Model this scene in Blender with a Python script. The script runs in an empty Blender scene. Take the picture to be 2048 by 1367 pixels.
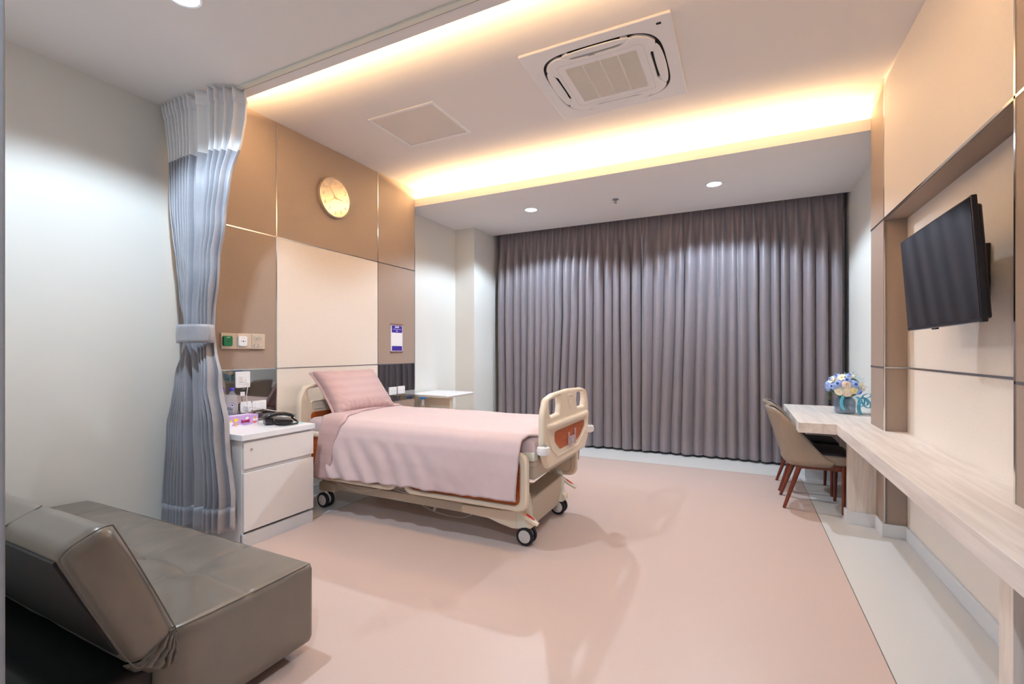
import bpy, bmesh, math, random
from mathutils import Vector, Matrix, noise
S = bpy.context.scene
PI = math.pi
rad = math.radians
random.seed(4)

# ------------------------------------------------------------------ camera, view, world
F, YAW, HY, EYE = 935.0, rad(26.13), 702.0, 1.3
cd = bpy.data.cameras.new('camera'); cam = bpy.data.objects.new('camera', cd)
S.collection.objects.link(cam); S.camera = cam
cd.sensor_fit = 'HORIZONTAL'; cd.sensor_width = 36.0
cd.lens = F * 36.0 / 2048.0
cd.shift_y = (HY - 683.5) / 2048.0
cd.clip_start = 0.02
cam.location = (0, 0, EYE); cam.rotation_euler = (PI / 2, 0, YAW)
vs = S.view_settings
vs.view_transform = 'Standard'; vs.look = 'None'; vs.gamma = 1.0; vs.use_curve_mapping = False
vs.exposure = 0.27
S.cycles.max_bounces = 10; S.cycles.diffuse_bounces = 6
S.cycles.sample_clamp_indirect = 6.0
S.cycles.caustics_reflective = False; S.cycles.caustics_refractive = False

w = bpy.data.worlds.new('world'); S.world = w; w.use_nodes = True
bg = w.node_tree.nodes['Background']
sky = w.node_tree.nodes.new('ShaderNodeTexSky')
sky.sky_type = 'HOSEK_WILKIE'; sky.turbidity = 5
w.node_tree.links.new(sky.outputs[0], bg.inputs[0]); bg.inputs[1].default_value = 1.6

COOL = (0.72, 0.87, 1.0); WARM = (1.0, 0.63, 0.29)
def spot(x, y, z, watt, size=142, blend=0.28, col=COOL, r=0.035):
    l = bpy.data.lights.new('downlight_lamp', 'SPOT'); l.energy = watt; l.spot_size = rad(size)
    l.spot_blend = blend; l.color = col; l.shadow_soft_size = r
    o = bpy.data.objects.new('downlight_lamp', l); S.collection.objects.link(o); o.location = (x, y, z)
    return o
DOWN = [(-2.28, 5.17), (-0.25, 5.20), (-2.41, 1.32), (-0.05, -0.30)]
for i, (x, y) in enumerate(DOWN):
    spot(x, y, 2.985, 120 if i < 2 else 112)
def strip(x0, x1, y, z, watt, tilt):
    l = bpy.data.lights.new('cove_lamp', 'AREA'); l.shape = 'RECTANGLE'; l.size = x1 - x0; l.size_y = 0.03
    l.energy = watt; l.color = WARM
    o = bpy.data.objects.new('cove_lamp', l); S.collection.objects.link(o)
    o.location = ((x0 + x1) / 2, y, z); o.rotation_euler = (PI + tilt, 0, 0)
strip(-3.40, 0.82, 4.62, 3.075, 130, 0.45)
strip(-3.40, 0.82, 1.93, 3.075, 145, -0.6)

# ------------------------------------------------------------------ materials
def lin(c):
    c = c / 255.0
    return c / 12.92 if c <= 0.04045 else ((c + 0.055) / 1.055) ** 2.4
def rgb(*c): return (lin(c[0]), lin(c[1]), lin(c[2]), 1.0)
MATS = {}
def mat(name, col, rough=0.5, metal=0.0, spec=0.5, bump=0.0, scale=200.0, var=0.0, vscale=3.0, kind='noise', sheen=0.0, coat=0.0,
        trans=0.0, ior=1.45, emit=None, estr=0.0, stretch=(1, 1, 1), alpha=1.0, bdist=0.002):
    m = bpy.data.materials.new(name); m.use_nodes = True; nt = m.node_tree; N = nt.nodes; K = nt.links
    b = N['Principled BSDF']
    b.inputs['Base Color'].default_value = rgb(*col)
    b.inputs['Roughness'].default_value = rough; b.inputs['Metallic'].default_value = metal
    b.inputs['Specular IOR Level'].default_value = spec
    b.inputs['Sheen Weight'].default_value = sheen; b.inputs['Coat Weight'].default_value = coat
    b.inputs['Transmission Weight'].default_value = trans; b.inputs['IOR'].default_value = ior
    b.inputs['Alpha'].default_value = alpha
    if emit: b.inputs['Emission Color'].default_value = rgb(*emit); b.inputs['Emission Strength'].default_value = estr
    tc = N.new('ShaderNodeTexCoord'); mp = N.new('ShaderNodeMapping'); mp.inputs['Scale'].default_value = stretch
    K.new(tc.outputs['Object'], mp.inputs['Vector'])
    if var > 0:
        nz = N.new('ShaderNodeTexNoise'); nz.inputs['Scale'].default_value = vscale; nz.inputs['Detail'].default_value = 5
        K.new(mp.outputs[0], nz.inputs['Vector'])
        rp = N.new('ShaderNodeValToRGB'); c = rgb(*col)
        rp.color_ramp.elements[0].position = 0.3; rp.color_ramp.elements[1].position = 0.7
        rp.color_ramp.elements[0].color = tuple(max(0, v * (1 - var)) for v in c[:3]) + (1,)
        rp.color_ramp.elements[1].color = tuple(min(1, v * (1 + var)) for v in c[:3]) + (1,)
        K.new(nz.outputs[0], rp.inputs[0]); K.new(rp.outputs[0], b.inputs['Base Color'])
    if bump > 0:
        if kind == 'weave':
            t1 = N.new('ShaderNodeTexWave'); t1.bands_direction = 'Z'; t1.inputs['Scale'].default_value = scale; t1.inputs['Distortion'].default_value = 2
            t2 = N.new('ShaderNodeTexWave'); t2.bands_direction = 'DIAGONAL'; t2.inputs['Scale'].default_value = scale; t2.inputs['Distortion'].default_value = 2
            K.new(mp.outputs[0], t1.inputs['Vector']); K.new(mp.outputs[0], t2.inputs['Vector'])
            ad = N.new('ShaderNodeMath'); K.new(t1.outputs['Fac'], ad.inputs[0]); K.new(t2.outputs['Fac'], ad.inputs[1]); src = ad.outputs[0]
        else:
            t = N.new('ShaderNodeTexNoise'); t.inputs['Scale'].default_value = scale; t.inputs['Detail'].default_value = 3
            K.new(mp.outputs[0], t.inputs['Vector']); src = t.outputs[0]
        bp = N.new('ShaderNodeBump'); bp.inputs['Strength'].default_value = bump; bp.inputs['Distance'].default_value = bdist
        K.new(src, bp.inputs['Height']); K.new(bp.outputs[0], b.inputs['Normal'])
    MATS[name] = m
    return m
M = MATS
mat('wall_paint', (222, 222, 218), 0.75, bump=0.08, scale=350, var=0.01)
mat('ceiling_paint', (232, 229, 228), 0.85, bump=0.05, scale=300, var=0.008)
mat('floor_grey', (208, 208, 208), 0.42, var=0.03, vscale=160, bump=0.03, scale=300)
mat('floor_pink', (200, 181, 175), 0.42, var=0.05, vscale=220, bump=0.03, scale=300)
mat('panel_brown', (155, 140, 131), 0.6, var=0.03, vscale=90, bump=0.25, scale=260, kind='weave', bdist=0.001)
mat('panel_beige', (231, 223, 215), 0.6, var=0.015, vscale=60, bump=0.15, scale=260, kind='weave', bdist=0.001)
mat('mirror_glass', (26, 26, 27), 0.03, metal=0.0, spec=1.0, coat=1.0, ior=2.2, var=0.02)
mat('chrome', (225, 222, 218), 0.14, metal=1.0, var=0.02)
mat('baseboard_white', (214, 218, 224), 0.45, var=0.01)
mat('white_laminate', (232, 229, 229), 0.45, var=0.012, vscale=200, bump=0.08, scale=500, kind='weave', bdist=0.0005)
mat('white_top', (240, 241, 245), 0.3, var=0.01)
mat('white_plastic', (238, 238, 240), 0.35, var=0.01)
mat('warm_plastic', (232, 226, 218), 0.4, var=0.01)
mat('dark_hole', (25, 25, 27), 0.7, var=0.02)
mat('cream_plastic', (234, 221, 202), 0.38, var=0.012, bump=0.03, scale=500)
mat('beige_metal', (200, 189, 173), 0.45, var=0.012, bump=0.03, scale=300)
mat('pale_plastic', (224, 224, 212), 0.35, var=0.01)
mat('tyre_rubber', (32, 31, 38), 0.55, var=0.05)
mat('hub_grey', (212, 210, 210), 0.45, var=0.02)
mat('red_pedal', (205, 30, 28), 0.4, var=0.02)
mat('rubber_black', (15, 14, 15), 0.5, var=0.03)
mat('leather_grey', (122, 117, 111), 0.33, metal=0.28, spec=0.5, var=0.04, vscale=12, bump=0.12, scale=380, bdist=0.001)
mat('leather_seam', (104, 98, 92), 0.5, var=0.03)
mat('curtain_brown', (124, 118, 126), 0.40, spec=0.6, sheen=0.25, var=0.04, vscale=50, bump=0.15, scale=600, kind='weave', bdist=0.0005)
mat('curtain_grey', (156, 157, 166), 0.42, spec=0.6, sheen=0.3, var=0.03, vscale=40, bump=0.12, scale=600, kind='weave', bdist=0.0005)
mat('net_white', (242, 242, 244), 0.7, sheen=0.2, var=0.02, vscale=90, bump=0.2, scale=500, kind='weave', bdist=0.001)
mat('tape_white', (238, 237, 241), 0.7, var=0.02, vscale=60)
mat('linen_pink', (210, 190, 194), 0.6, sheen=0.3, var=0.02, vscale=18, bump=0.1, scale=300, bdist=0.001)
mat('tv_body', (24, 25, 32), 0.35, var=0.03)
mat('tv_screen', (7, 8, 13), 0.06, spec=0.45, var=0.02)
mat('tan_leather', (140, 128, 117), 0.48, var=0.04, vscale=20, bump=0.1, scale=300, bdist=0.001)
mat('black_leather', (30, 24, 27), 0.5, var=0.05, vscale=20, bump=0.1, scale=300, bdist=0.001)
mat('clock_rim', (210, 200, 184), 0.35, metal=0.6, var=0.02)
mat('clock_face', (232, 206, 176), 0.16, metal=0.45, coat=0.4, var=0.01)
mat('clock_mark', (255, 244, 222), 0.4, var=0.01)
mat('green_outlet', (12, 118, 84), 0.4, var=0.02)
mat('gas_plate', (214, 200, 184), 0.35, metal=0.3, var=0.02)
mat('sign_blue', (62, 44, 150), 0.35, var=0.03, vscale=40)
mat('sign_white', (232, 234, 244), 0.35, var=0.01)
mat('sign_wood', (120, 84, 84), 0.5, var=0.04)
mat('phone_black', (22, 21, 27), 0.32, coat=0.2, var=0.03)
mat('phone_key', (150, 150, 160), 0.4, var=0.02)
mat('orange_plastic', (232, 140, 90), 0.5, var=0.02)
mat('box_lilac', (196, 164, 220), 0.5, var=0.05, vscale=14)
mat('box_purple', (138, 112, 176), 0.5, var=0.05, vscale=14)
mat('cloud_white', (240, 236, 244), 0.5, var=0.01)
mat('sun_yellow', (246, 208, 70), 0.5, var=0.03)
mat('ginger', (240, 180, 96), 0.5, var=0.03)
mat('hot_pink', (224, 60, 150), 0.5, var=0.04)
mat('coral', (236, 110, 110), 0.5, var=0.03)
mat('ink_black', (30, 28, 46), 0.5, var=0.02)
mat('cap_blue', (70, 62, 182), 0.4, var=0.02)
mat('label_violet', (150, 140, 200), 0.4, var=0.03)
mat('bottle_plastic', (222, 232, 242), 0.05, spec=1.0, coat=0.8, alpha=0.22)
mat('vase_glass', (112, 142, 170), 0.04, spec=1.0, coat=0.6, alpha=0.36)
mat('clear_acrylic', (226, 206, 214), 0.08, alpha=0.5, coat=0.5)
mat('window_glass', (235, 240, 245), 0.0, trans=1.0, ior=1.1, var=0.005)
mat('aluminium', (170, 172, 176), 0.4, metal=0.7, var=0.02)
mat('ribbon_blue', (84, 176, 214), 0.4, sheen=0.3, var=0.03)
mat('rose_blue', (152, 182, 240), 0.6, sheen=0.2, var=0.08, vscale=60)
mat('rose_deep', (92, 116, 206), 0.6, var=0.08, vscale=60)
mat('rose_cream', (246, 240, 222), 0.6, sheen=0.2, var=0.04, vscale=60)
mat('rose_blush', (242, 220, 206), 0.6, sheen=0.2, var=0.04, vscale=60)
mat('rose_yellow', (242, 228, 176), 0.6, var=0.04, vscale=60)
mat('leaf_green', (70, 112, 76), 0.5, var=0.15, vscale=60)
mat('leaf_dusty', (130, 164, 178), 0.6, var=0.1, vscale=60)
mat('aqua_card', (186, 222, 226), 0.5, var=0.03)
mat('tag_blue', (40, 132, 214), 0.4, var=0.02)
mat('paper_white', (232, 232, 238), 0.5, var=0.01)
mat('cable_white', (222, 218, 212), 0.45, var=0.02)
mat('hatch_board', (222, 216, 210), 0.7, var=0.02)
mat('grille_grey', (218, 216, 214), 0.6, var=0.02)
mat('lamp_lens', (255, 255, 255), 0.4, emit=(226, 240, 255), estr=28.0)
mat('jamb_laminate', (150, 152, 158), 0.55, var=0.05, vscale=70, bump=0.15, scale=300, kind='weave', bdist=0.001)
def wood(name, c1, c2, stretch, rough=0.45, scale=3.0):
    m = bpy.data.materials.new(name); m.use_nodes = True; nt = m.node_tree; N = nt.nodes; K = nt.links
    b = N['Principled BSDF']; b.inputs['Roughness'].default_value = rough
    tc = N.new('ShaderNodeTexCoord'); mp = N.new('ShaderNodeMapping'); mp.inputs['Scale'].default_value = stretch
    nz = N.new('ShaderNodeTexNoise'); nz.inputs['Scale'].default_value = scale; nz.inputs['Detail'].default_value = 8; nz.inputs['Distortion'].default_value = 0.6
    rp = N.new('ShaderNodeValToRGB'); rp.color_ramp.elements[0].position = 0.32; rp.color_ramp.elements[1].position = 0.62
    rp.color_ramp.elements[0].color = rgb(*c1); rp.color_ramp.elements[1].color = rgb(*c2)
    K.new(tc.outputs['Object'], mp.inputs[0]); K.new(mp.outputs[0], nz.inputs['Vector']); K.new(nz.outputs[0], rp.inputs[0])
    K.new(rp.outputs[0], b.inputs['Base Color']); M[name] = m
wood('pale_oak', (208, 200, 196), (226, 219, 214), (9, .7, 9))
wood('pale_oak_leg', (204, 194, 186), (224, 214, 206), (14, 14, 1.2))
wood('orange_wood', (158, 74, 26), (186, 96, 38), (2, 2, 22), 0.4)
wood('mahogany', (84, 34, 20), (116, 50, 28), (30, 30, 3), 0.32)
# satin stripes for the bed linen
def striped(name, col, axis, freq, fac=0.05, rough=0.55):
    m = mat(name, col, rough, sheen=0.3); nt = m.node_tree; N = nt.nodes; K = nt.links; b = N['Principled BSDF']
    tc = N.new('ShaderNodeTexCoord'); sp = N.new('ShaderNodeSeparateXYZ'); K.new(tc.outputs['Object'], sp.inputs[0])
    ma = N.new('ShaderNodeMath'); ma.operation = 'MULTIPLY'; ma.inputs[1].default_value = freq; K.new(sp.outputs[axis], ma.inputs[0])
    fr = N.new('ShaderNodeMath'); fr.operation = 'FRACT'; K.new(ma.outputs[0], fr.inputs[0])
    rp = N.new('ShaderNodeValToRGB'); rp.color_ramp.elements[0].position = 0.46; rp.color_ramp.elements[1].position = 0.54
    c = rgb(*col); rp.color_ramp.elements[0].color = c; rp.color_ramp.elements[1].color = tuple(v * (1 - fac * 2) for v in c[:3]) + (1,)
    K.new(fr.outputs[0], rp.inputs[0]); K.new(rp.outputs[0], b.inputs['Base Color'])
striped('pillow_pink', (182, 154, 156), 'Z', 16, 0.03)
striped('fold_pink', (192, 164, 166), 'Z', 9, 0.03)

# ------------------------------------------------------------------ object helpers
ROOT = {}
def origin(o):
    while o.parent: o = o.parent
    return Vector(ROOT.get(o.name, (0, 0, 0)))
def thing(name, label, cat, loc=(0, 0, 0), group=None, kind=None):
    o = bpy.data.objects.new(name, None); S.collection.objects.link(o); o.location = loc; o.empty_display_size = 0.05
    ROOT[o.name] = loc; tag(o, label, cat, group, kind); return o
def tag(o, label=None, cat=None, group=None, kind=None):
    if label: o['label'] = label
    if cat: o['category'] = cat
    if group: o['group'] = group
    if kind: o['kind'] = kind
    return o
def me_obj(name, me, m, parent=None, bevel=0.0, smooth=False, solid=0.0, sub=0, seg=2, angle=35):
    if not isinstance(m, (list, tuple)): m = [m]
    if len(me.materials):
        me.materials.clear()
    for k in m: me.materials.append(M[k])
    o = bpy.data.objects.new(name, me); S.collection.objects.link(o)
    if parent is not None:
        me.transform(Matrix.Translation(-origin(parent))); o.parent = parent
    if solid:
        s = o.modifiers.new('Solidify', 'SOLIDIFY'); s.thickness = solid; s.offset = 0
    if bevel:
        b = o.modifiers.new('Bevel', 'BEVEL'); b.width = bevel; b.segments = seg; b.limit_method = 'ANGLE'; b.angle_limit = rad(40)
        smooth = True
    if sub:
        s = o.modifiers.new('Subsurf', 'SUBSURF'); s.levels = sub; s.render_levels = sub
    if smooth:
        for p in me.polygons: p.use_smooth = True
        try: me.set_sharp_from_angle(angle=rad(angle))
        except Exception: pass
    return o
def obj(name, bm, m, parent=None, **k):
    me = bpy.data.meshes.new(name); bmesh.ops.recalc_face_normals(bm, faces=bm.faces[:]) if k.pop('fix', True) else None
    bm.to_mesh(me); bm.free()
    return me_obj(name, me, m, parent, **k)
def struct(name, bm, m, **k):
    o = obj(name, bm, m, **k); o['kind'] = 'structure'; return o
def NB(): return bmesh.new()
def box(bm, a, b, mi=0):
    a, b = [min(a[i], b[i]) for i in range(3)], [max(a[i], b[i]) for i in range(3)]
    v = [bm.verts.new((x, y, z)) for x in (a[0], b[0]) for y in (a[1], b[1]) for z in (a[2], b[2])]
    for q in ((0, 1, 3, 2), (4, 6, 7, 5), (0, 4, 5, 1), (2, 3, 7, 6), (0, 2, 6, 4), (1, 5, 7, 3)):
        f = bm.faces.new([v[i] for i in q]); f.material_index = mi
    return bm
def B(*ab):
    bm = NB()
    for a, b in ab: box(bm, a, b)
    return bm
def cyl(bm, p0, p1, r0, r1=None, n=24, cap=True, mi=0):
    if r1 is None: r1 = r0
    p0, p1 = Vector(p0), Vector(p1); d = (p1 - p0).normalized()
    u = d.orthogonal().normalized(); v = d.cross(u)
    A = [bm.verts.new(p0 + (u * math.cos(2 * PI * i / n) + v * math.sin(2 * PI * i / n)) * r0) for i in range(n)]
    Z = [bm.verts.new(p1 + (u * math.cos(2 * PI * i / n) + v * math.sin(2 * PI * i / n)) * r1) for i in range(n)]
    for i in range(n):
        f = bm.faces.new((A[i], A[(i + 1) % n], Z[(i + 1) % n], Z[i])); f.material_index = mi
    if cap:
        bm.faces.new(A[::-1]).material_index = mi; bm.faces.new(Z).material_index = mi
    return bm
def lathe(bm, prof, c=(0, 0, 0), ax='z', n=32, mi=0):
    rings = []
    for r, h in prof:
        ring = []
        for i in range(n):
            a = 2 * PI * i / n; x, y = r * math.cos(a), r * math.sin(a)
            p = {'z': (x, y, h), 'x': (h, x, y), 'y': (x, h, y)}[ax]
            ring.append(bm.verts.new((c[0] + p[0], c[1] + p[1], c[2] + p[2])))
        rings.append(ring)
    for a, b in zip(rings, rings[1:]):
        for i in range(n):
            f = bm.faces.new((a[i], a[(i + 1) % n], b[(i + 1) % n], b[i])); f.material_index = mi
    if prof[0][0] > 1e-5: bm.faces.new(rings[0][::-1]).material_index = mi
    if prof[-1][0] > 1e-5: bm.faces.new(rings[-1]).material_index = mi
    bmesh.ops.remove_doubles(bm, verts=bm.verts[:], dist=1e-6)
    return bm
def smoothpath(pts, n=8):
    pts = [Vector(p) for p in pts]; P_ = [pts[0]] + pts + [pts[-1]]; out = []
    for i in range(1, len(P_) - 2):
        a, b, c, d = P_[i - 1:i + 3]
        for k in range(n):
            t = k / n
            out.append(0.5 * ((2 * b) + (c - a) * t + (2 * a - 5 * b + 4 * c - d) * t * t + (3 * b - a - 3 * c + d) * t ** 3))
    out.append(pts[-1]); return out
def tube(bm, pts, r, n=10, closed=False, rs=None, mi=0, flat=1.0):
    pts = [Vector(p) for p in pts]; rings = []; up = None; m = len(pts)
    for i, p in enumerate(pts):
        if closed: d = (pts[(i + 1) % m] - pts[i - 1])
        else: d = (pts[min(i + 1, m - 1)] - pts[max(i - 1, 0)])
        d = d.normalized()
        if up is None: up = d.orthogonal().normalized()
        up = (up - d * up.dot(d))
        up = up.normalized() if up.length > 1e-6 else d.orthogonal().normalized()
        v = d.cross(up); rr = rs[i] if rs else r
        rings.append([bm.verts.new(p + up * math.cos(2 * PI * k / n) * rr + v * math.sin(2 * PI * k / n) * rr * flat) for k in range(n)])
    R_ = rings + ([rings[0]] if closed else [])
    for a, b in zip(R_, R_[1:]):
        for k in range(n):
            bm.faces.new((a[k], a[(k + 1) % n], b[(k + 1) % n], b[k])).material_index = mi
    if not closed: bm.faces.new(rings[0][::-1]); bm.faces.new(rings[-1])
    return bm
def rbox(a, b, r, n=(8, 8, 8), fn=None, mtx=None):
    """rounded box made of an even grid, for soft things; fn deforms each point"""
    bm = NB(); a = Vector(a); b = Vector(b); c = (a + b) / 2; h = (b - a) / 2; V = {}
    def pt(i, j, k):
        key = (i, j, k)
        if key not in V:
            q = Vector(((i / n[0] * 2 - 1), (j / n[1] * 2 - 1), (k / n[2] * 2 - 1)))
            def sp(t, hh):     # keep extra grid lines near the rounding
                return t * hh
            p = Vector((sp(q.x, h.x), sp(q.y, h.y), sp(q.z, h.z)))
            inn = Vector([max(-(h[m] - r), min(h[m] - r, p[m])) for m in range(3)])
            d = p - inn
            if d.length > 1e-9:
                # cube-to-sphere so that edge lines spread over the curve
                e = Vector([d[m] / r for m in range(3)])
                s = Vector((e.x * math.sqrt(max(0, 1 - e.y ** 2 / 2 - e.z ** 2 / 2 + e.y ** 2 * e.z ** 2 / 3)),
                            e.y * math.sqrt(max(0, 1 - e.x ** 2 / 2 - e.z ** 2 / 2 + e.x ** 2 * e.z ** 2 / 3)),
                            e.z * math.sqrt(max(0, 1 - e.y ** 2 / 2 - e.x ** 2 / 2 + e.y ** 2 * e.x ** 2 / 3))))
                p = inn + s * r
            p = p + c
            if fn: p = Vector(fn(p))
            if mtx: p = mtx @ p
            V[key] = bm.verts.new(p)
        return V[key]
    for m, (u, v) in ((0, (1, 2)), (1, (2, 0)), (2, (0, 1))):
        for side in (0, n[m]):
            for i in range(n[u]):
                for j in range(n[v]):
                    q = []
                    for di, dj in ((0, 0), (1, 0), (1, 1), (0, 1)):
                        k = [0, 0, 0]; k[m] = side; k[u] = i + di; k[v] = j + dj; q.append(pt(*k))
                    bm.faces.new(q if side else q[::-1])
    return bm
PL_YZ = Matrix(((0, 0, 1, 0), (1, 0, 0, 0), (0, 1, 0, 0), (0, 0, 0, 1)))     # local xy -> world yz, faces +x
PL_XZ = Matrix(((1, 0, 0, 0), (0, 0, -1, 0), (0, 1, 0, 0), (0, 0, 0, 1)))    # local xy -> world xz, faces -y
PL_DN = Matrix(((1, 0, 0, 0), (0, -1, 0, 0), (0, 0, -1, 0), (0, 0, 0, 1)))   # faces down (local y -> -y)
def rpoly(pts, r, n=6):
    out = []; m = len(pts)
    for i, p in enumerate(pts):
        rr = p[2] if len(p) > 2 else r
        p = Vector(p[:2]); a = Vector(pts[i - 1][:2]) - p; b = Vector(pts[(i + 1) % m][:2]) - p
        ang = a.angle(b); la = rr / math.tan(ang / 2) if rr > 0 and ang < 3.1 else 0
        la = min(la, a.length * 0.49, b.length * 0.49)
        if la <= 1e-6: out.append(tuple(p)); continue
        A = p + a.normalized() * la; C = p + b.normalized() * la
        for k in range(n + 1):
            t = k / n; q = A * (1 - t) ** 2 + p * 2 * t * (1 - t) + C * t * t; out.append(tuple(q))
    return out
def shape(name, polys, depth, m, parent, mtx, bevel=0.0, **k):
    """flat outline with holes, given real thickness; front face at local z = 0, body behind it"""
    cu = bpy.data.curves.new('tmp', 'CURVE'); cu.dimensions = '2D'; cu.fill_mode = 'BOTH'
    cu.extrude = max(depth / 2 - bevel, 0.0001); cu.bevel_depth = bevel; cu.bevel_resolution = 3; cu.offset = -bevel
    for P_ in polys:
        sp = cu.splines.new('POLY'); sp.points.add(len(P_) - 1); sp.use_cyclic_u = True
        for q, p in zip(sp.points, P_): q.co = (p[0], p[1], 0, 1)
    return curve_mesh(name, cu, m, parent, mtx @ Matrix.Translation((0, 0, -depth / 2)), **k)
def curve_mesh(name, cu, m, parent, mtx, **k):
    t = bpy.data.objects.new('tmp', cu); S.collection.objects.link(t)
    dg = bpy.context.evaluated_depsgraph_get(); me = bpy.data.meshes.new_from_object(t.evaluated_get(dg))
    bpy.data.objects.remove(t); bpy.data.curves.remove(cu)
    me.name = name; me.transform(mtx)
    if m is None: return me
    k.setdefault('smooth', True)
    return me_obj(name, me, m, parent, **k)
def text_mesh(body, size, mtx, ext=0.0008):
    cu = bpy.data.curves.new('tmp', 'FONT'); cu.body = body; cu.size = size; cu.extrude = ext; cu.align_x = 'CENTER'; cu.align_y = 'CENTER'
    cu.resolution_u = 3
    return curve_mesh('t', cu, None, None, mtx)
def join_me(name, mes, m, parent, **k):
    bm = NB()
    for me in mes: bm.from_mesh(me); bpy.data.meshes.remove(me)
    return obj(name, bm, m, parent, fix=False, **k)
def at(mtx, x, y, z=0): return mtx @ Matrix.Translation((x, y, z))
def world(x, y, z, plane): return Matrix.Translation((x, y, z)) @ plane
def grid(nu, nv, fn, bm=None, mi=None, wrap=False):
    bm = bm or NB(); V = [[bm.verts.new(fn(i / nu, j / nv)) for j in range(nv + 1)] for i in range(nu + 1)]
    for i in range(nu):
        for j in range(nv):
            f = bm.faces.new((V[i][j], V[i + 1][j], V[i + 1][j + 1], V[i][j + 1]))
            if mi: f.material_index = mi(i / nu, j / nv)
    return bm
def lerp(a, b, t): return a + (b - a) * t
def interp(tab, x):
    if x <= tab[0][0]: return tab[0][1]
    for (a, va), (b, vb) in zip(tab, tab[1:]):
        if x <= b:
            t = (x - a) / (b - a); t = t * t * (3 - 2 * t); return va + (vb - va) * t
    return tab[-1][1]
def kids(o): return [c for c in S.objects if c.parent == o]
def copy_tree(o, parent=None):
    c = o.copy(); S.collection.objects.link(c); c.parent = parent
    for ch in kids(o): copy_tree(ch, c)
    return c
def nz(x, y=0.0, z=0.0): return noise.noise(Vector((x, y, z)))

# ------------------------------------------------------------------ ROOM SHELL
XL, XP, XR, XW = -3.63, -3.48, 0.90, 1.05      # left wall, bed panel face, right panel face, right wall
ZC, ZT = 3.01, 3.21                             # low ceiling, raised ceiling
YB, YW, YN = 0.209, 6.42, -1.5
bm = NB()
fx, fy0, fy1, fl = 0.545, YN, 5.58, -2.99
def quad(x0, y0, x1, y1, mi):
    f = bm.faces.new([bm.verts.new(p) for p in ((x0, y0, 0), (x1, y0, 0), (x1, y1, 0), (x0, y1, 0))]); f.material_index = mi
quad(fl, fy0, fx, fy1, 1); quad(XL - .1, fy0, fl, YW + .1, 0); quad(fx, fy0, XW + .1, YW + .1, 0); quad(fl, fy1, fx, YW + .1, 0)
fo = struct('floor', bm, ['floor_grey', 'floor_pink'], fix=False)
bm = B(((fx - .002, fy0, 0), (fx + .002, fy1, .0006)), ((fl, fy1 - .002, 0), (fx, fy1 + .002, .0006)), ((fl - .002, fy0, 0), (fl + .002, fy1, .0006)))
struct('trim_1', bm, 'leather_seam')
# ceiling: low front part, raised tray with two light coves, low part by the window
c = NB()
box(c, (XL - .1, YN, ZC), (XW + .1, 2.045, ZC + .02)); box(c, (XL, 2.031, ZC + .02), (XR + .01, 2.045, 3.10))
box(c, (XL, 1.78, ZC + .02), (XW, 1.80, ZT)); box(c, (XL - .1, 1.78, ZT), (XW + .1, 4.78, ZT + .04))
box(c, (XL, 4.76, ZC + .02), (XW, 4.78, ZT)); box(c, (XL - .1, 4.47, ZC), (XW + .1, 6.105, ZC + .02)); box(c, (XL, 4.47, ZC + .02), (XR + .01, 4.484, 3.10))
box(c, (XL, 6.095, ZC + .02), (XW, 6.105, 3.18)); box(c, (XL - .1, 6.095, 3.18), (XW + .1, YW + .1, 3.22))
struct('ceiling', c, 'ceiling_paint')
struct('wall_left', B(((XL - .1, YN, 0), (XL, YW, 3.25)), ((XL, 5.58, 0), (-3.32, YW, 3.22))), 'wall_paint')
struct('wall_right', B(((XW, YN, 0), (XW + .1, YW, 3.25))), 'wall_paint')
struct('wall_back', B(((XL, YN, 0), (-0.80, 0.16, 3.02)), ((-3.63, YN - .1, 0), (XW, YN, 3.02))), 'wall_paint')
struct('trim_2', B(((-0.80, YN, 0), (-0.70, YB, ZC))), 'jamb_laminate', bevel=0.003)
# window wall, windows behind the curtains
struct('wall_window', B(((-3.32, YW, 0), (XW, YW + .1, 0.12)), ((-3.32, YW, 2.95), (XW, YW + .1, 3.22))), 'wall_paint')
n = 1
for i in range(4):
    x0 = lerp(-3.32, XW, i / 4); x1 = lerp(-3.32, XW, (i + 1) / 4)
    wf = struct('window_%d' % n, B(((x0, YW, .12), (x0 + .045, YW + .08, 2.95)), ((x1 - .045, YW, .12), (x1, YW + .08, 2.95)),
                                 ((x0 + .045, YW, .12), (x1 - .045, YW + .08, .18)), ((x0 + .045, YW, 2.88), (x1 - .045, YW + .08, 2.95))), 'aluminium', bevel=0.003)
    obj('pane', B(((x0 + .045, YW + .035, .18), (x1 - .045, YW + .041, 2.88))), 'window_glass', wf)
    n += 1

# bed head wall cladding
YA, Y1, Y2, YE = 1.965, 2.635, 3.845, 4.475
ZL, ZU, ZG = 1.158, 2.252, 0.742
t = 3
def clad(a, b, m):
    global t
    o = struct('trim_%d' % t, B((a, b)), m, bevel=0.0015, seg=1); t += 1; return o
g = .002
for ya, yb in ((YA, Y1), (Y1, Y2), (Y2, YE)):
    clad((XL, ya + g, ZU + g), (XP, yb - g, ZT), 'panel_brown')
clad((XL, YA + g, ZL + g), (XP, Y1 - g, ZU - g), 'panel_brown'); clad((XL, Y2 + g, ZL + g), (XP, YE - g, ZU - g), 'panel_brown')
clad((XL, Y1 + g, ZL + g), (XP, Y2 - g, ZU - g), 'panel_beige'); clad((XL, Y1 + g, .09), (XP, Y2 - g, ZL - g), 'panel_beige')
clad((XL, YA + g, ZG + g), (XP, Y1 - g, ZL - g), 'mirror_glass'); clad((XL, Y2 + g, ZG + g), (XP, YE - g, ZL - g), 'mirror_glass')
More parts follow.
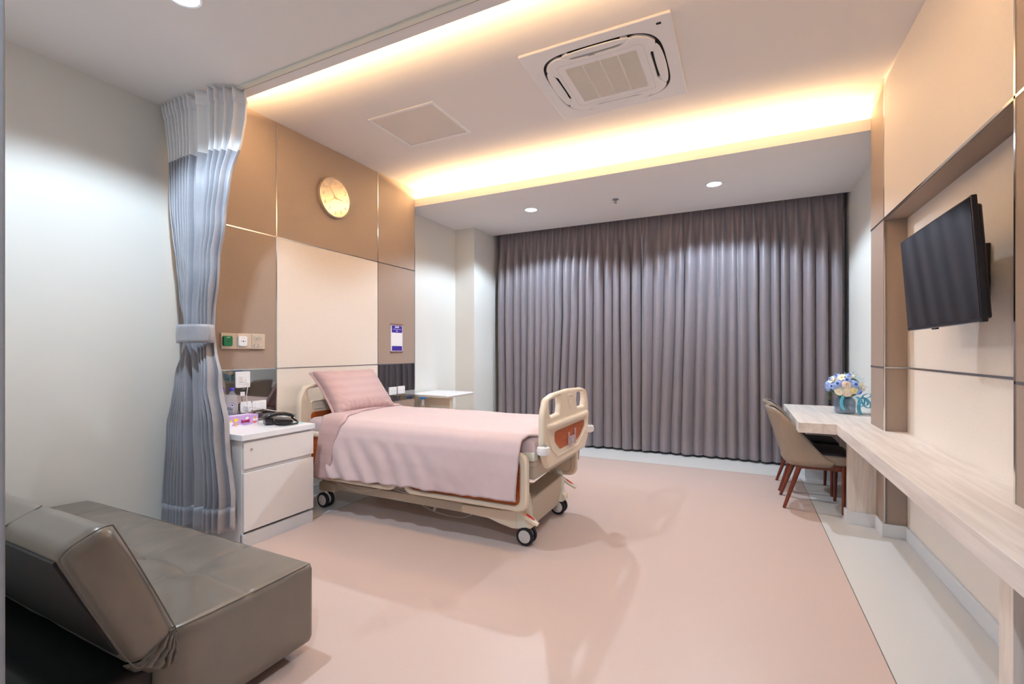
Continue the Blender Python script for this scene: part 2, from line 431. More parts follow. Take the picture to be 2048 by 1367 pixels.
clad((XL, YA + g, .09), (XP, Y1 - g, ZG - g), 'panel_brown'); clad((XL, Y2 + g, .09), (XP, YE - g, ZG - g), 'panel_brown')
s = .004; X0 = XP - .004; X1 = XP + .002
bm = NB()
for y in (YA + s, Y1, Y2, YE - s): box(bm, (X0, y - s, .09), (X1, y + s, ZT))
for z in (ZU, ZL): box(bm, (X0, YA, z - s), (X1, YE, z + s))
for ya, yb in ((YA, Y1), (Y2, YE)): box(bm, (X0, ya, ZG - s), (X1, yb, ZG + s))
struct('trim_%d' % t, bm, 'chrome'); t += 1
# right side: column, panel above niche, niche back, near panel
YC, YQ, ZN, ZM = 4.10, 2.35, 2.23, 1.185
clad((XR, YC + g, ZN + g), (XW, 4.47, ZT), 'panel_brown'); clad((XR, YC + g, ZM + g), (XW, 4.47, ZN - g), 'panel_brown'); clad((XR, YC + g, .0), (XW, 4.47, ZM - g), 'panel_brown')
clad((XR, YQ + g, ZN + g), (XW, YC - g, ZT), 'panel_beige')
clad((XR + .006, YQ, ZN - .012), (XW, YC, ZN), 'panel_brown')
clad((1.03, YQ, ZM + g), (XW, YC, ZN - .012), 'panel_beige'); clad((1.03, YQ, 0), (XW, YC, ZM - g), 'panel_beige')
clad((XR, YN, ZN + g), (XW, YQ - g, ZT - .2), 'panel_brown'); clad((XR, 1.80, ZC), (XW, YQ - g, ZT), 'panel_brown')
clad((XR, YN, ZM + g), (XW, YQ - g, ZN - g), 'panel_brown'); clad((XR, YN, 0), (XW, YQ - g, ZM - g), 'panel_brown')
bm = NB(); X0 = XR - .002; X1 = XR + .004
box(bm, (X0, YC - .012, .1), (X1, YC + .002, ZT)); box(bm, (X0, YQ - .008, .1), (X1, YQ + .004, ZT))
for z in (ZN,): box(bm, (X0, YN, z - .006), (X1, 4.47, z + .006))
box(bm, (X0, YN, ZM - .006), (X1, YQ, ZM + .006)); box(bm, (X0, YC, ZM - .006), (X1, 4.47, ZM + .006))
box(bm, (1.027, YQ, ZM - .006), (1.034, YC, ZM + .006)); box(bm, (XR, YC - .003, ZM - .004), (1.03, YC + .002, ZM + .004))
struct('trim_%d' % t, bm, 'chrome'); t += 1
# baseboards
bb = lambda *a: B(*a)
struct('baseboard_right', bb(((1.015, YQ, 0), (1.03, YC - .012, .092)), ((XR - .015, YC - .015, 0), (1.03, YC, .092)), ((XR - .015, YC, 0), (XR, 4.30, .092)),
       ((XR - .015, YN, 0), (XR, YQ, .092)), ((XW - .015, 4.47, 0), (XW, YW, .092))), 'baseboard_white', bevel=.003)
struct('baseboard_left', bb(((XL, YB, 0), (XL + .015, YA - .015, .09)), ((XL, YA - .015, 0), (XP + .015, YA, .09)), ((XP, YA, 0), (XP + .015, YE, .09)),
       ((XL, YE, 0), (XL + .015, 5.57, .09)), ((XL, 5.565, 0), (-3.305, 5.58, .09)), ((-3.32, 5.58, 0), (-3.305, YW, .09))), 'baseboard_white', bevel=.003)

# ------------------------------------------------------------------ ceiling things
def downlight(i, x, y, label):
    d = thing('downlight', label, 'light', (x, y, ZC), 'recessed ceiling downlights')
    bm = NB(); lathe(bm, [(0.082, 0.0), (0.084, -0.004), (0.078, -0.008), (0.068, -0.006), (0.066, 0.0)], (x, y, ZC)); obj('trim_ring', bm, 'white_plastic', d, smooth=True)
    bm = NB(); lathe(bm, [(0.0, -0.006), (0.067, -0.004), (0.067, 0.0), (0, 0)], (x, y, ZC)); obj('lens', bm, 'lamp_lens', d, smooth=True)
downlight(0, DOWN[0][0], DOWN[0][1], 'lit round downlight in the low ceiling by the curtains, left of the sprinkler')
downlight(1, DOWN[1][0], DOWN[1][1], 'lit round downlight in the low ceiling by the curtains, right of the sprinkler')
downlight(2, DOWN[2][0], DOWN[2][1], 'lit round downlight in the front ceiling above the grey sofa')
downlight(3, DOWN[3][0], DOWN[3][1], 'lit round downlight in the entrance ceiling beside the long oak ledge')
x, y = -1.271, 5.235
sp = thing('sprinkler', 'small metal fire sprinkler in the low ceiling between two downlights', 'sprinkler', (x, y, ZC))
bm = NB(); lathe(bm, [(0, 0), (0.036, 0), (0.034, -.006), (0.014, -.010), (0.0, -.010)], (x, y, ZC)); obj('escutcheon', bm, 'aluminium', sp, smooth=True)
bm = NB(); cyl(bm, (x, y, ZC - .008), (x, y, ZC - .04), .006); lathe(bm, [(0, -.040), (.018, -.041), (.018, -.044), (0, -.046)], (x, y, ZC)); tube(bm, smoothpath([(x - .004, y, ZC - .012), (x - .014, y, ZC - .024), (x - .004, y, ZC - .038)], 5), .0025, 6); tube(bm, smoothpath([(x + .004, y, ZC - .012), (x + .014, y, ZC - .024), (x + .004, y, ZC - .038)], 5), .0025, 6)
obj('spray_head', bm, 'aluminium', sp, smooth=True)

# curtain rail across the room
tr = thing('curtain_track', 'white metal cubicle curtain track crossing the ceiling in front of the light cove', 'curtain track', (-1.4, 1.945, ZC))
obj('rail', B(((XL, 1.925, ZC - .012), (XR, 1.960, ZC)), ), 'pale_plastic', tr, bevel=.002)
obj('slot', B(((XL, 1.9615, ZC - .006), (XR, 1.968, ZC - .0005))), 'dark_hole', tr)

# air conditioner cassette
ax0, ax1, ay0, ay1 = -1.303, -0.352, 2.728, 3.655; acx, acy = (ax0 + ax1) / 2, (ay0 + ay1) / 2
ac = thing('air_conditioner', 'square white ceiling cassette air conditioner with round flaps and centre grille', 'air conditioner', (acx, acy, ZT))
PC = world(acx, acy, 3.192, PL_DN)
def sup(a, b, p, n=96):
    o = []
    for i in range(n):
        th = 2 * PI * i / n; c_, s_ = math.cos(th), math.sin(th)
        o.append((a * abs(c_) ** (2 / p) * (1 if c_ > 0 else -1), b * abs(s_) ** (2 / p) * (1 if s_ > 0 else -1)))
    return o
H = 0.472
outer = rpoly([(-H, -.46), (H, -.46), (H, .46), (-H, .46)], 0.01)
shape('cover_panel', [outer, sup(.392, .380, 4.2)], .018, 'white_plastic', ac, PC, bevel=.005)
shape('air_duct', [sup(.40, .387, 4.2)], .006, 'dark_hole', ac, at(PC, 0, 0, -.010))
def dip(t_): q = max(0, min(1, (.262 - abs(t_)) / .13)); return .066 * q * q * (3 - 2 * q)
pts = []
for x_, y_ in sup(.376, .364, 4.2, 200):
    if abs(y_) > abs(x_): y_ -= math.copysign(dip(x_), y_)
    else: x_ -= math.copysign(dip(y_), x_)
    pts.append((x_, y_))
gw, gh = .235, .222
shape('inner_body', [pts, [(-gw, -gh), (gw, -gh), (gw, gh), (-gw, gh)]], .022, 'white_plastic', ac, at(PC, 0, 0, .008), bevel=.003)
bm = NB()
for i in range(44):
    yy = lerp(-gh + .005, gh - .005, i / 43); box(bm, (acx - gw, acy + yy - .0034, 3.187), (acx + gw, acy + yy + .0034, 3.197))
for i in (-1, 0, 1): box(bm, (acx + i * gw / 2 - .005, acy - gh, 3.186), (acx + i * gw / 2 + .005, acy + gh, 3.198))
obj('intake_grille', bm, 'warm_plastic', ac)
obj('filter', B(((acx - gw, acy - gh, 3.200), (acx + gw, acy + gh, 3.204))), 'grille_grey', ac)
shape('grille_frame', [rpoly([(-.285, -.27), (.285, -.27), (.285, .27), (-.285, .27)], .04), rpoly([(-.2825, -.2675), (.2825, -.2675), (.2825, .2675), (-.2825, .2675)], .04)], .0012, 'hub_grey', ac, at(PC, 0, 0, .0088))
for k in range(4):
    a_ = k * PI / 2; R_ = .376 if k % 2 else .364; o_ = []
    for i in range(25): t_ = lerp(-.228, .228, i / 24); q = math.sqrt(max(0, 1 - (t_ / .229) ** 2)); o_.append((t_, -.026 + .036 * q ** .8))
    for i in range(1, 24): t_ = lerp(.228, -.228, i / 24); q = math.sqrt(max(0, 1 - (t_ / .229) ** 2)); o_.append((t_, -.026 - .026 * q ** .6))
    mt = at(PC, 0, 0, .008) @ Matrix.Rotation(a_, 4, 'Z') @ Matrix.Translation((0, R_, 0)) @ Matrix.Rotation(rad(5), 4, 'X')
    shape('flap', [o_], .008, 'white_plastic', ac, mt, bevel=.003)
for k in range(4):
    for da in (-.30, .30):
        bm = NB()
        a_ = k * PI / 2 + PI / 4 + da; rr = .415 if False else .41
        q = Vector((math.cos(a_), math.sin(a_), 0)) * rr; tq = Vector((-math.sin(a_), math.cos(a_), 0))
        v_ = [q * .86 + tq * .02, q + tq * .02, q - tq * .02, q * .86 - tq * .02]
        lo = [bm.verts.new((acx + p.x, acy + p.y, 3.193)) for p in v_]; hi = [bm.verts.new((acx + p.x, acy + p.y, 3.203)) for p in v_]
        bm.faces.new(lo); bm.faces.new(hi[::-1])
        for i in range(4): bm.faces.new((lo[i], hi[i], hi[(i + 1) % 4], lo[(i + 1) % 4]))
        obj('corner_strut', bm, 'white_plastic', ac)
obj('indicator', B(((acx + .385, acy - .405, 3.1905), (acx + .412, acy - .388, 3.1935))), 'dark_hole', ac)
join_me('maker_mark', [text_mesh('DAIKIN', .013, at(PC, -.03, .300, .0088) @ Matrix.Rotation(PI, 4, 'Z'))], 'leather_seam', ac)
# access hatch
hx0, hx1, hy0, hy1 = -2.765, -2.115, 2.935, 3.50
ha = thing('ceiling_hatch', 'square white framed access panel in the raised ceiling above the bed', 'ceiling panel', ((hx0 + hx1) / 2, (hy0 + hy1) / 2, ZT))
bm = B(((hx0, hy0, ZT - .008), (hx1, hy0 + .025, ZT)), ((hx0, hy1 - .025, ZT - .008), (hx1, hy1, ZT)), ((hx0, hy0 + .025, ZT - .008), (hx0 + .025, hy1 - .025, ZT)), ((hx1 - .025, hy0 + .025, ZT - .008), (hx1, hy1 - .025, ZT)))
obj('frame', bm, 'white_plastic', ha, bevel=.0015)
obj('panel', B(((hx0 + .029, hy0 + .029, ZT - .003), (hx1 - .029, hy1 - .029, ZT))), 'hatch_board', ha)

# ------------------------------------------------------------------ window curtains
def drape(name, x0, x1, nfold, seed, label):
    rnd = random.Random(seed); yc = 6.19; z0, z1 = .028, 3.16
    ph = [0]; 
    for i in range(nfold): ph.append(ph[-1] + rnd.uniform(.75, 1.25))
    tot = ph[-1]; ph = [p / tot for p in ph]
    ph2 = [0]
    for i in range(nfold): ph2.append(ph2[-1] + rnd.uniform(.45, 1.6))
    tot = ph2[-1]; ph2 = [p / tot for p in ph2]
    ampl = [rnd.uniform(.7, 1.25) for _ in range(nfold + 1)]; skew = [rnd.uniform(-.3, .3) for _ in range(nfold + 1)]
    NS = 14; rows = [3.16, 3.10, 3.04, 3.0, 2.92, 2.82, 2.68, 2.5, 2.2, 1.8, 1.4, 1.0, .7, .4, .2, .128, .122, .028]
    cols = nfold * NS
    def fn(u, v):
        k = min(int(u * nfold), nfold - 1); f = u * nfold - k; z = rows[round(v * (len(rows) - 1))]
        d = max(0, min(1, (2.98 - z) / .55)); e = max(0, min(1, (2.6 - z) / 2.4))
        xt = lerp(ph[k], ph[k + 1], f); xb = lerp(ph2[k], ph2[k + 1], f)
        xx = lerp(xt, lerp(xt, xb, .6), max(d * .35, e))
        top = math.exp(-((f - .5) / .11) ** 2) - .25 * math.exp(-((f - .5) / .035) ** 2)
        bot = (0.5 - 0.5 * math.cos(2 * PI * f)); bot = bot ** (1.0 + .3 * ampl[k])
        sh = lerp(top * .55, bot * ampl[k], d)
        lat = .022 * d * math.sin(2 * PI * f + 2.0 * skew[k]) * ampl[k]
        y = yc - .085 * sh + .012 * nz(xx * 14, z * .9, seed) * d
        X_ = lerp(x0, x1, xx) - lat + .006 * nz(xx * 9, z * 1.3, seed + 3) * e
        if z < .125: y -= .002
        return (X_, y, z + (.006 * nz(xx * 20, 1, seed) if z < .05 else 0))
    bm = grid(cols, len(rows) - 1, fn)
    o = obj(name, bm, 'curtain_brown', None, smooth=True, angle=80, fix=False)
    tag(o, label, 'curtain', 'floor length window curtains'); return o
drape('window_curtain', -3.245, -1.165, 18, 11, 'left taupe pleated window curtain, beside the beige wall column')
drape('window_curtain', -1.160, 1.000, 18, 23, 'right taupe pleated window curtain, behind the desk and chairs')

# ------------------------------------------------------------------ cubicle curtain tied back
cc = thing('cubicle_curtain', 'grey hospital cubicle curtain with white net top tied back by the sofa', 'curtain', (-3.25, 1.88, 0))
LEFT = [(.10, -3.605), (.3, -3.60), (.75, -3.55), (1.1, -3.47), (1.37, -3.405), (1.46, -3.405), (1.65, -3.44), (2.4, -3.545), (2.6, -3.55), (3.0, -3.605)]
RIGHT = [(.10, -2.96), (.33, -2.955), (.80, -3.02), (1.11, -3.09), (1.36, -3.16), (1.45, -3.165), (1.88, -3.09), (2.17, -3.03), (2.43, -2.98), (2.68, -2.91), (3.0, -2.89)]
def phase(s, z):
    # narrow pleats left, one wide fold, narrow pleats right
    a = [(0, 0), (.48, 8.0), (.72, 8.8), (1, 13.0)]
    for (s0, p0), (s1, p1) in zip(a, a[1:]):
        if s <= s1: wide = p0 + (p1 - p0) * (s - s0) / (s1 - s0); break
    even = 13 * s
    k = max(0, min(1, (2.62 - z) / .5))
    return wide * .85 + even * .15
def ccpt(s, z, off=0.0):
    xl, xr = interp(LEFT, z), interp(RIGHT, z)
    ph = phase(s, z); tie = math.exp(-((z - 1.42) / .25) ** 2)
    amp = lerp(.030, .020, tie) if z > 1.42 else lerp(.046, .022, tie)
    amp *= 1 - .4 * max(0, min(1, (2.6 - z) / .5)) * math.exp(-((s - .62) / .13) ** 4)
    wv = math.sin(2 * PI * ph); wv = abs(wv) ** .8 * (1 if wv > 0 else -1)
    x = lerp(xl, xr, s) + .012 * math.cos(2 * PI * ph) * (1 - tie * .5) + .006 * nz(s * 12, z * 1.5)
    bulge = .03 * math.sin(PI * s) * (1 + tie)
    yb = 1.90 - .02 * (1 - s) + .06 * max(0, (s - .8) / .2) * max(0, min(1, (z - 2.4) / .4))
    yb += .02 * tie
    y = yb - bulge - amp * wv + .008 * nz(s * 7, z * 2.5, 4) + .006 * nz(s * 26, z * 9, 7) * max(0, math.exp(-((z - 1.3) / .9) ** 2))
    return (x, y - off, z + (0.04 * s - .02) * (1 if z < .3 else 0))
def ccgrid(z0, z1, n, off=0.0):
    return grid(260, n, lambda s, v: ccpt(s, lerp(z0, z1, v), off))
obj('grey_cloth', ccgrid(.125, 2.60, 70), 'curtain_grey', cc, smooth=True, angle=85, fix=False)
obj('hem', ccgrid(.12, .27, 4, .004), 'curtain_grey', cc, smooth=True, angle=85, fix=False, solid=.003)
obj('net_top', ccgrid(2.60, 2.93, 14, .001), 'net_white', cc, smooth=True, angle=85, fix=False)
def tapept(s, v):
    z = lerp(2.905, 3.0, v); p = ccpt(s, z, .004); return (p[0], p[1] - .012 * v, z)
obj('header_tape', grid(260, 3, tapept), 'tape_white', cc, smooth=True, angle=85, fix=False, solid=.002)
bm = NB(); ring = []
def band(u, v):
    a = 2 * PI * u; z = lerp(1.355, 1.475, v); cx, rx = -3.262, .148; k = .004 * nz(math.cos(a) * 3, math.sin(a) * 3, z * 30)
    return (cx + (rx + .006 * math.sin(PI * v)) * math.cos(a), 1.865 + (.085 + k) * math.sin(a), z + .01 * math.cos(a) * 0)
obj('tie_band', grid(48, 6, band), 'curtain_grey', cc, smooth=True, angle=85, fix=False, solid=.004)

# ------------------------------------------------------------------ wall clock
cy, cz, cr = 3.238, 2.752, .186
ck = thing('wall_clock', 'round cream and metal wall clock on the brown panel above the bed', 'clock', (XP, cy, cz))
bm = NB(); lathe(bm, [(cr * .96, 0.003), (cr, .006), (cr, .034), (cr - .003, .038), (cr - .007, .036), (cr - .008, .030)], (XP, cy, cz), 'x', 64); obj('rim', bm, 'clock_rim', ck, smooth=True)
bm = NB(); lathe(bm, [(0, .026), (cr - .006, .026), (cr - .006, .031), (0, .031)], (XP, cy, cz), 'x', 64); obj('dial', bm, 'clock_face', ck, smooth=True)
PK = world(XP + .032, cy, cz, PL_YZ)
# seen from the room the viewer's right is +y
mes = [text_mesh(str(k), .052, at(PK, .142 * math.sin(k * PI / 6), .142 * math.cos(k * PI / 6))) for k in range(1, 13)]
for q in mes: me_obj('numeral', q, 'clock_mark', ck)
def hand(name, a, L, wd, z, m='clock_mark'):
    d = Vector((math.sin(a), math.cos(a))); n_ = Vector((d.y, -d.x)) * wd
    q = [tuple(d * -.02 - n_), tuple(d * L - n_ * .3), tuple(d * L + n_ * .3), tuple(d * -.02 + n_)]
    shape(name, [q], .0015, m, ck, at(PK, 0, 0, z))
hand('hour_hand', rad(95), .085, .006, .002); hand('minute_hand', rad(320), .12, .003, .004); hand('second_hand', rad(236), .12, .0015, .005, 'sun_yellow')

# ------------------------------------------------------------------ things on the bed head wall
sg = thing('wall_sign', 'narrow blue and white notice holder on the brown panel right of the bed head', 'sign', (XP, 4.145, 1.45))
y0, y1, z0, z1 = 4.048, 4.243, 1.300, 1.597
obj('back_plate', B(((XP, y0, z0), (XP + .006, y1, z1))), 'sign_white', sg, bevel=.001)
obj('rail', B(((XP, y0 - .004, z1 - .004), (XP + .012, y1 + .004, z1 + .008))), 'sign_wood', sg); obj('rail', B(((XP, y0 - .004, z0 - .010), (XP + .012, y1 + .004, z0))), 'sign_wood', sg)
a_ = XP + .0065
obj('header', B(((XP, y0 + .012, 1.508), (a_, y1 - .008, z1 - .012))), 'sign_blue', sg)
obj('footer', B(((XP, y0 + .014, z0 + .006), (a_, y1 - .008, 1.358))), 'sign_blue', sg)
obj('card', B(((XP, y0 + .014, 1.437), (a_ + .001, y1 - .006, 1.500))), 'paper_white', sg); obj('card', B(((XP, y0 + .014, 1.364), (a_ + .001, y1 - .006, 1.424))), 'paper_white', sg)
bm = NB(); yc = (y0 + y1) / 2
rn = random.Random(5)
for k in range(6): box(bm, (a_, yc - .034 + k * .0118, 1.562), (a_ + .0005, yc - .034 + k * .0118 + .009, 1.573 + rn.uniform(0, .006)))
for k in range(16): box(bm, (a_, yc - .066 + k * .0083, 1.543), (a_ + .0005, yc - .066 + k * .0083 + .006, 1.547 + rn.uniform(0, .002)))
for k in range(2): box(bm, (a_, yc - .012 + k * .014, 1.520), (a_ + .0005, yc - .012 + k * .014 + .009, 1.531))
obj('lettering', bm, 'sign_white', sg)
# gas outlets
gp = thing('gas_outlet_panel', 'beige medical gas panel with green and white outlets on the brown wall panel', 'wall panel', (XP, 2.35, 1.377))
obj('plate', B(((XP, 2.165, 1.318), (XP + .014, 2.520, 1.438))), 'gas_plate', gp, bevel=.002)
for y in (2.285, 2.405): obj('joint_line', B(((XP + .013, y, 1.320), (XP + .0146, y + .002, 1.436))), 'leather_seam', gp)
def outlet(y, m, nm):
    q = rpoly([(-.034, -.030), (-.026, -.038), (.026, -.038), (.034, -.030), (.034, .030), (.026, .038), (-.026, .038), (-.034, .030)], .008)
    o = shape(nm, [q], .022, m, gp, world(XP + .034, y, 1.377, PL_YZ), bevel=.003)
    bm = NB(); lathe(bm, [(0, 0), (.005, 0), (.005, .001), (0, .001)], (XP + .034, y, 1.377), 'x', 12)
    for s_ in (-.017, .017): lathe(bm, [(0, 0), (.0025, 0), (.0025, .001), (0, .001)], (XP + .034, y + s_, 1.377), 'x', 8)
    obj('socket', bm, 'dark_hole', o)
    obj('marking', B(((XP + .034, y - .010, 1.402), (XP + .0345, y + .012, 1.406))), 'sign_white' if m == 'green_outlet' else 'hub_grey', o)
outlet(2.207, 'green_outlet', 'oxygen_outlet'); outlet(2.323, 'white_plastic', 'vacuum_outlet')
for z in (1.405, 1.345):
    for y in (2.425, 2.462): bm = NB(); box(bm, (XP + .014, y, z - .010), (XP + .018, y + .012, z + .010)); tube(bm, smoothpath([(XP + .016, y + .006, z + .006), (XP + .034, y + .006, z + .004), (XP + .036, y + .006, z - .008)], 4), .003, 6); obj('hook', bm, 'chrome', gp, smooth=True)
def faceplate(name, y0, y1, z0, z1, label, kind, group=None):
    o = thing(name, label, 'switch' if name == 'light_switch' else 'socket', (XP, (y0 + y1) / 2, (z0 + z1) / 2), group)
    bx = rpoly([(y0, z0), (y1, z0), (y1, z1), (y0, z1)], .010)
    shape('plate', [bx], .012, 'white_plastic', o, world(XP + .012, 0, 0, PL_YZ), bevel=.003)
    yc, zc = (y0 + y1) / 2, (z0 + z1) / 2; f = XP + .0122
    if kind == 'duplex':
        bm = NB()
        for s_ in (-1, 1):
            for q in (-.008, .008): box(bm, (f - .001, yc + s_ * .026 - .001 , zc + q - .003), (f + .0004, yc + s_ * .026 + .001, zc + q + .003))
            box(bm, (f - .001, yc + s_ * .026 + .008, zc - .002), (f + .0004, yc + s_ * .026 + .012, zc + .002))
        obj('slot', bm, 'dark_hole', o)
        obj('insert', B(((f - .001, yc - .048, zc - .026), (f + .0002, yc + .048, zc + .028))), 'white_top', o)
    if kind == 'switch':
        for s_ in (-1, 1): obj('rocker', B(((f - .001, yc + s_ * .026 - .017, zc - .026), (f + .003, yc + s_ * .026 + .017, zc + .026))), 'white_top', o, bevel=.001)
    if kind == 'big':
        obj('insert', B(((f - .001, yc - .038, zc - .040), (f + .0012, yc + .036, zc + .030))), 'white_top', o, bevel=.0008)
        obj('rocker', B(((f, yc - .030, zc - .020), (f + .004, yc - .002, zc + .026))), 'warm_plastic', o, bevel=.001)
        bm = NB(); box(bm, (f, yc + .014, zc - .010), (f + .0016, yc + .017, zc - .004)); box(bm, (f, yc + .026, zc - .010), (f + .0016, yc + .029, zc - .004)); box(bm, (f, yc + .014, zc + .006), (f + .0016, yc + .029, zc + .007))
        obj('slot', bm, 'dark_hole', o)
    return o
faceplate('nurse_call_socket', 2.278, 2.395, 1.018, 1.142, 'large square white call point plate on the black glass above the water bottles', 'big')
faceplate('wall_socket', 2.318, 2.405, .822, .908, 'white wall socket with plugs in it, behind the water bottles', 'duplex')
faceplate('light_switch', 2.415, 2.535, .832, .905, 'white double light switch on the black glass, above the telephone', 'switch')
faceplate('wall_socket', 4.012, 4.138, .817, .903, 'white double wall socket on the right black glass panel, nearer the pillow', 'duplex', 'twin sockets right of the bed')
faceplate('wall_socket', 4.156, 4.280, .819, .905, 'white double wall socket on the right black glass panel, nearer the overbed table', 'duplex', 'twin sockets right of the bed')
tag(obj('wall_label', B(((XP, 2.322, .953), (XP + .0015, 2.358, .985))), 'paper_white'), 'tiny white sticker on the black glass below the call point plate', 'sticker')
# plugs and their cables
pg = thing('power_plug', 'white power plug and cable in the socket behind the water bottles', 'plug', (XP, 2.36, .86))
obj('plug_body', B(((XP + .012, 2.350, .835), (XP + .05, 2.372, .875))), 'white_plastic', pg, bevel=.004)
bm = NB(); tube(bm, smoothpath([(XP + .045, 2.36, .865), (XP + .075, 2.40, .86), (XP + .10, 2.50, .83), (XP + .12, 2.62, .80), (XP + .14, 2.70, .775), (XP + .05, 2.76, .70), (XP + .05, 2.80, .60)]), .0032, 8); obj('cable', bm, 'cable_white', pg, smooth=True)
cp = thing('call_cord', 'thin white cord hanging from the large call point plate', 'cable', (XP, 2.366, 1.04))
bm = NB(); tube(bm, smoothpath([(XP + .016, 2.366, 1.062), (XP + .03, 2.362, 1.03), (XP + .03, 2.352, .95), (XP + .03, 2.360, .86), (XP + .035, 2.350, .80), (XP + .05, 2.335, .752)]), .003, 8); obj('cord', bm, 'cable_white', cp, smooth=True)
obj('connector', B(((XP + .012, 2.358, 1.052), (XP + .024, 2.374, 1.072))), 'white_plastic', cp, bevel=.002)

# ------------------------------------------------------------------ bedside cabinet
nx0, nx1, ny0, ny1, nzt = -3.46, -2.94, 1.978, 2.545, .748
ns = thing('bedside_cabinet', 'white bedside cabinet with a drawer and a door beside the bed', 'cabinet', ((nx0 + nx1) / 2, (ny0 + ny1) / 2, 0))
obj('carcass', B(((nx0, ny0 + .004, .0), (nx1 - .02, ny0 + .02, .708)), ((nx0, ny1 - .02, .0), (nx1 - .02, ny1 - .004, .708)), ((nx0, ny0 + .02, .10), (nx1 - .022, ny1 - .02, .708))), 'white_laminate', ns, bevel=.0015)
obj('top', B(((nx0, ny0 - .008, .710), (nx1 + .006, ny1 + .008, nzt))), 'white_top', ns, bevel=.0015)
dr = obj('drawer', B(((nx1 - .018, ny0 + .008, .520), (nx1, ny1 - .002, .694))), 'white_laminate', ns, bevel=.0015)
bm = NB(); lathe(bm, [(0, .004), (.008, .004), (.009, 0), (0, 0)], (nx1, ny0 + .060, .645), 'x', 20); obj('lock', bm, 'chrome', dr, smooth=True)
obj('door', B(((nx1 - .018, ny0 + .008, .105), (nx1, ny1 - .002, .492))), 'white_laminate', ns, bevel=.0015)
obj('plinth', B(((nx1 - .03, ny0 + .004, 0), (nx1 - .004, ny1 - .004, .088))), 'baseboard_white', ns, bevel=.001)
# tissue box
tb = thing('tissue_box', 'lilac printed tissue box at the front of the bedside cabinet top', 'tissue box', (-3.325, 2.205, nzt))
tx0, tx1, ty0, ty1, tz0, tz1 = -3.385, -3.275, 2.092, 2.325, nzt + .001, nzt + .080
obj('carton', B(((tx0, ty0, tz0), (tx1, ty1, tz1))), 'box_lilac', tb, bevel=.0015)
obj('side_print', B(((tx0 + .004, ty0 - .0006, tz0 + .024), (tx1 - .004, ty0, tz1 - .004))), 'box_purple', tb)
PT = world(tx1 + .0006, 0, 0, PL_YZ)
def blob(cx_, cz_, r, sx=1.0, k=3):
    o = []
    for i in range(28):
        a = 2 * PI * i / 28; rr = r * (1 + .12 * math.cos(k * a)); o.append((cx_ + rr * sx * math.cos(a), cz_ + rr * math.sin(a)))
    return o
mid = (tz0 + tz1) / 2
shape('cloud', [blob(ty0 + .018, mid - .006, .017, 1.2, 5)], .0006, 'cloud_white', tb, at(PT, 0, 0, 0.0002)); shape('cloud', [blob(ty0 + .145, mid + .018, .011, 1.2, 5)], .0006, 'cloud_white', tb, at(PT, 0, 0, 0.0004))
shape('cloud', [blob(ty0 + .208, mid + .003, .015, 1.2, 5)], .0006, 'cloud_white', tb, at(PT, 0, 0, 0.0006))
shape('ground_print', [[(ty0, tz0), (ty1, tz0), (ty1, tz0 + .016), (ty1 - .03, tz0 + .024), (ty1 - .05, tz0 + .010), (ty0 + .12, tz0 + .006), (ty0 + .09, tz0 + .018), (ty0 + .05, tz0 + .012), (ty0, tz0 + .02)]], .0004, 'cloud_white', tb, at(PT, 0, 0, 0.0008))
shape('yellow_print', [blob(ty0 + .060, mid + .014, .013, 1.3, 3)], .0009, 'sun_yellow', tb, at(PT, 0, 0, 0.0010)); shape('yellow_print', [blob(ty0 + .022, mid + .010, .008)], .0009, 'sun_yellow', tb, at(PT, 0, 0, 0.0012))
shape('orange_print', [blob(ty0 + .060, mid - .018, .015, .5, 2)], .0009, 'ginger', tb, at(PT, 0, 0, 0.0014)); shape('orange_print', [blob(ty0 + .208, mid + .016, .011, .6, 2)], .0012, 'ginger', tb, at(PT, 0, 0, 0.0016))
shape('coral_print', [blob(ty0 + .205, mid - .016, .010, 1.3, 2)], .0012, 'coral', tb, at(PT, 0, 0, 0.0018))
shape('pink_print', [[(ty0 + .098, mid - .012), (ty0 + .15, mid - .010), (ty0 + .165, mid - .016), (ty0 + .165, mid + .014), (ty0 + .15, mid + .008), (ty0 + .10, mid + .006)]], .0008, 'hot_pink', tb, at(PT, 0, 0, 0.0020))
join_me('lettering', [text_mesh('Scott', .030, at(PT, ty0 + .128, mid - .002, .0030))], 'ink_black', tb)
obj('slot_film', B(((tx0 + .035, ty0 + .05, tz1), (tx1 - .035, ty1 - .05, tz1 + .0008))), 'cloud_white', tb)
# water bottles
def bottle():
    o = thing('water_bottle', 'x', 'bottle', (0, 0, 0), 'water bottles on the bedside cabinet')
    r = .036; pr = [(0, .001), (r * .8, .001), (r, .008), (r, .05), (r * .97, .056), (r, .062), (r, .085), (r * .97, .091), (r, .097), (r, .120), (r * .97, .126), (r, .132), (r, .165), (r * .96, .171), (r, .178), (r * .98, .200), (r * .82, .222), (r * .5, .240), (.0145, .250), (.0135, .264), (.0, .264)]
    bm = NB(); lathe(bm, pr, n=28); obj('bottle_body', bm, 'bottle_plastic', o, smooth=True, angle=60)
    bm = NB(); lathe(bm, [(.0, .256), (.0165, .256), (.0168, .274), (.0155, .277), (0, .277)], n=20); obj('cap', bm, 'cap_blue', o, smooth=True)
    bm = NB()
    for rr, mi in ((.016, 0), (.011, 1), (.006, 2)):
        V = []; d = .0003 + mi * .0003
        for i in range(20):
            a = 2 * PI * i / 20; yy = rr * math.cos(a); zz = .150 + rr * math.sin(a); th = yy / r - .55
            V.append(bm.verts.new(((r + d) * math.cos(th), (r + d) * math.sin(th), zz)))
        bm.faces.new(V).material_index = mi
    obj('round_label', bm, ['label_violet', 'cloud_white', 'ink_black'], o, fix=False)
    return o
b0 = bottle(); BZ = nzt + .001
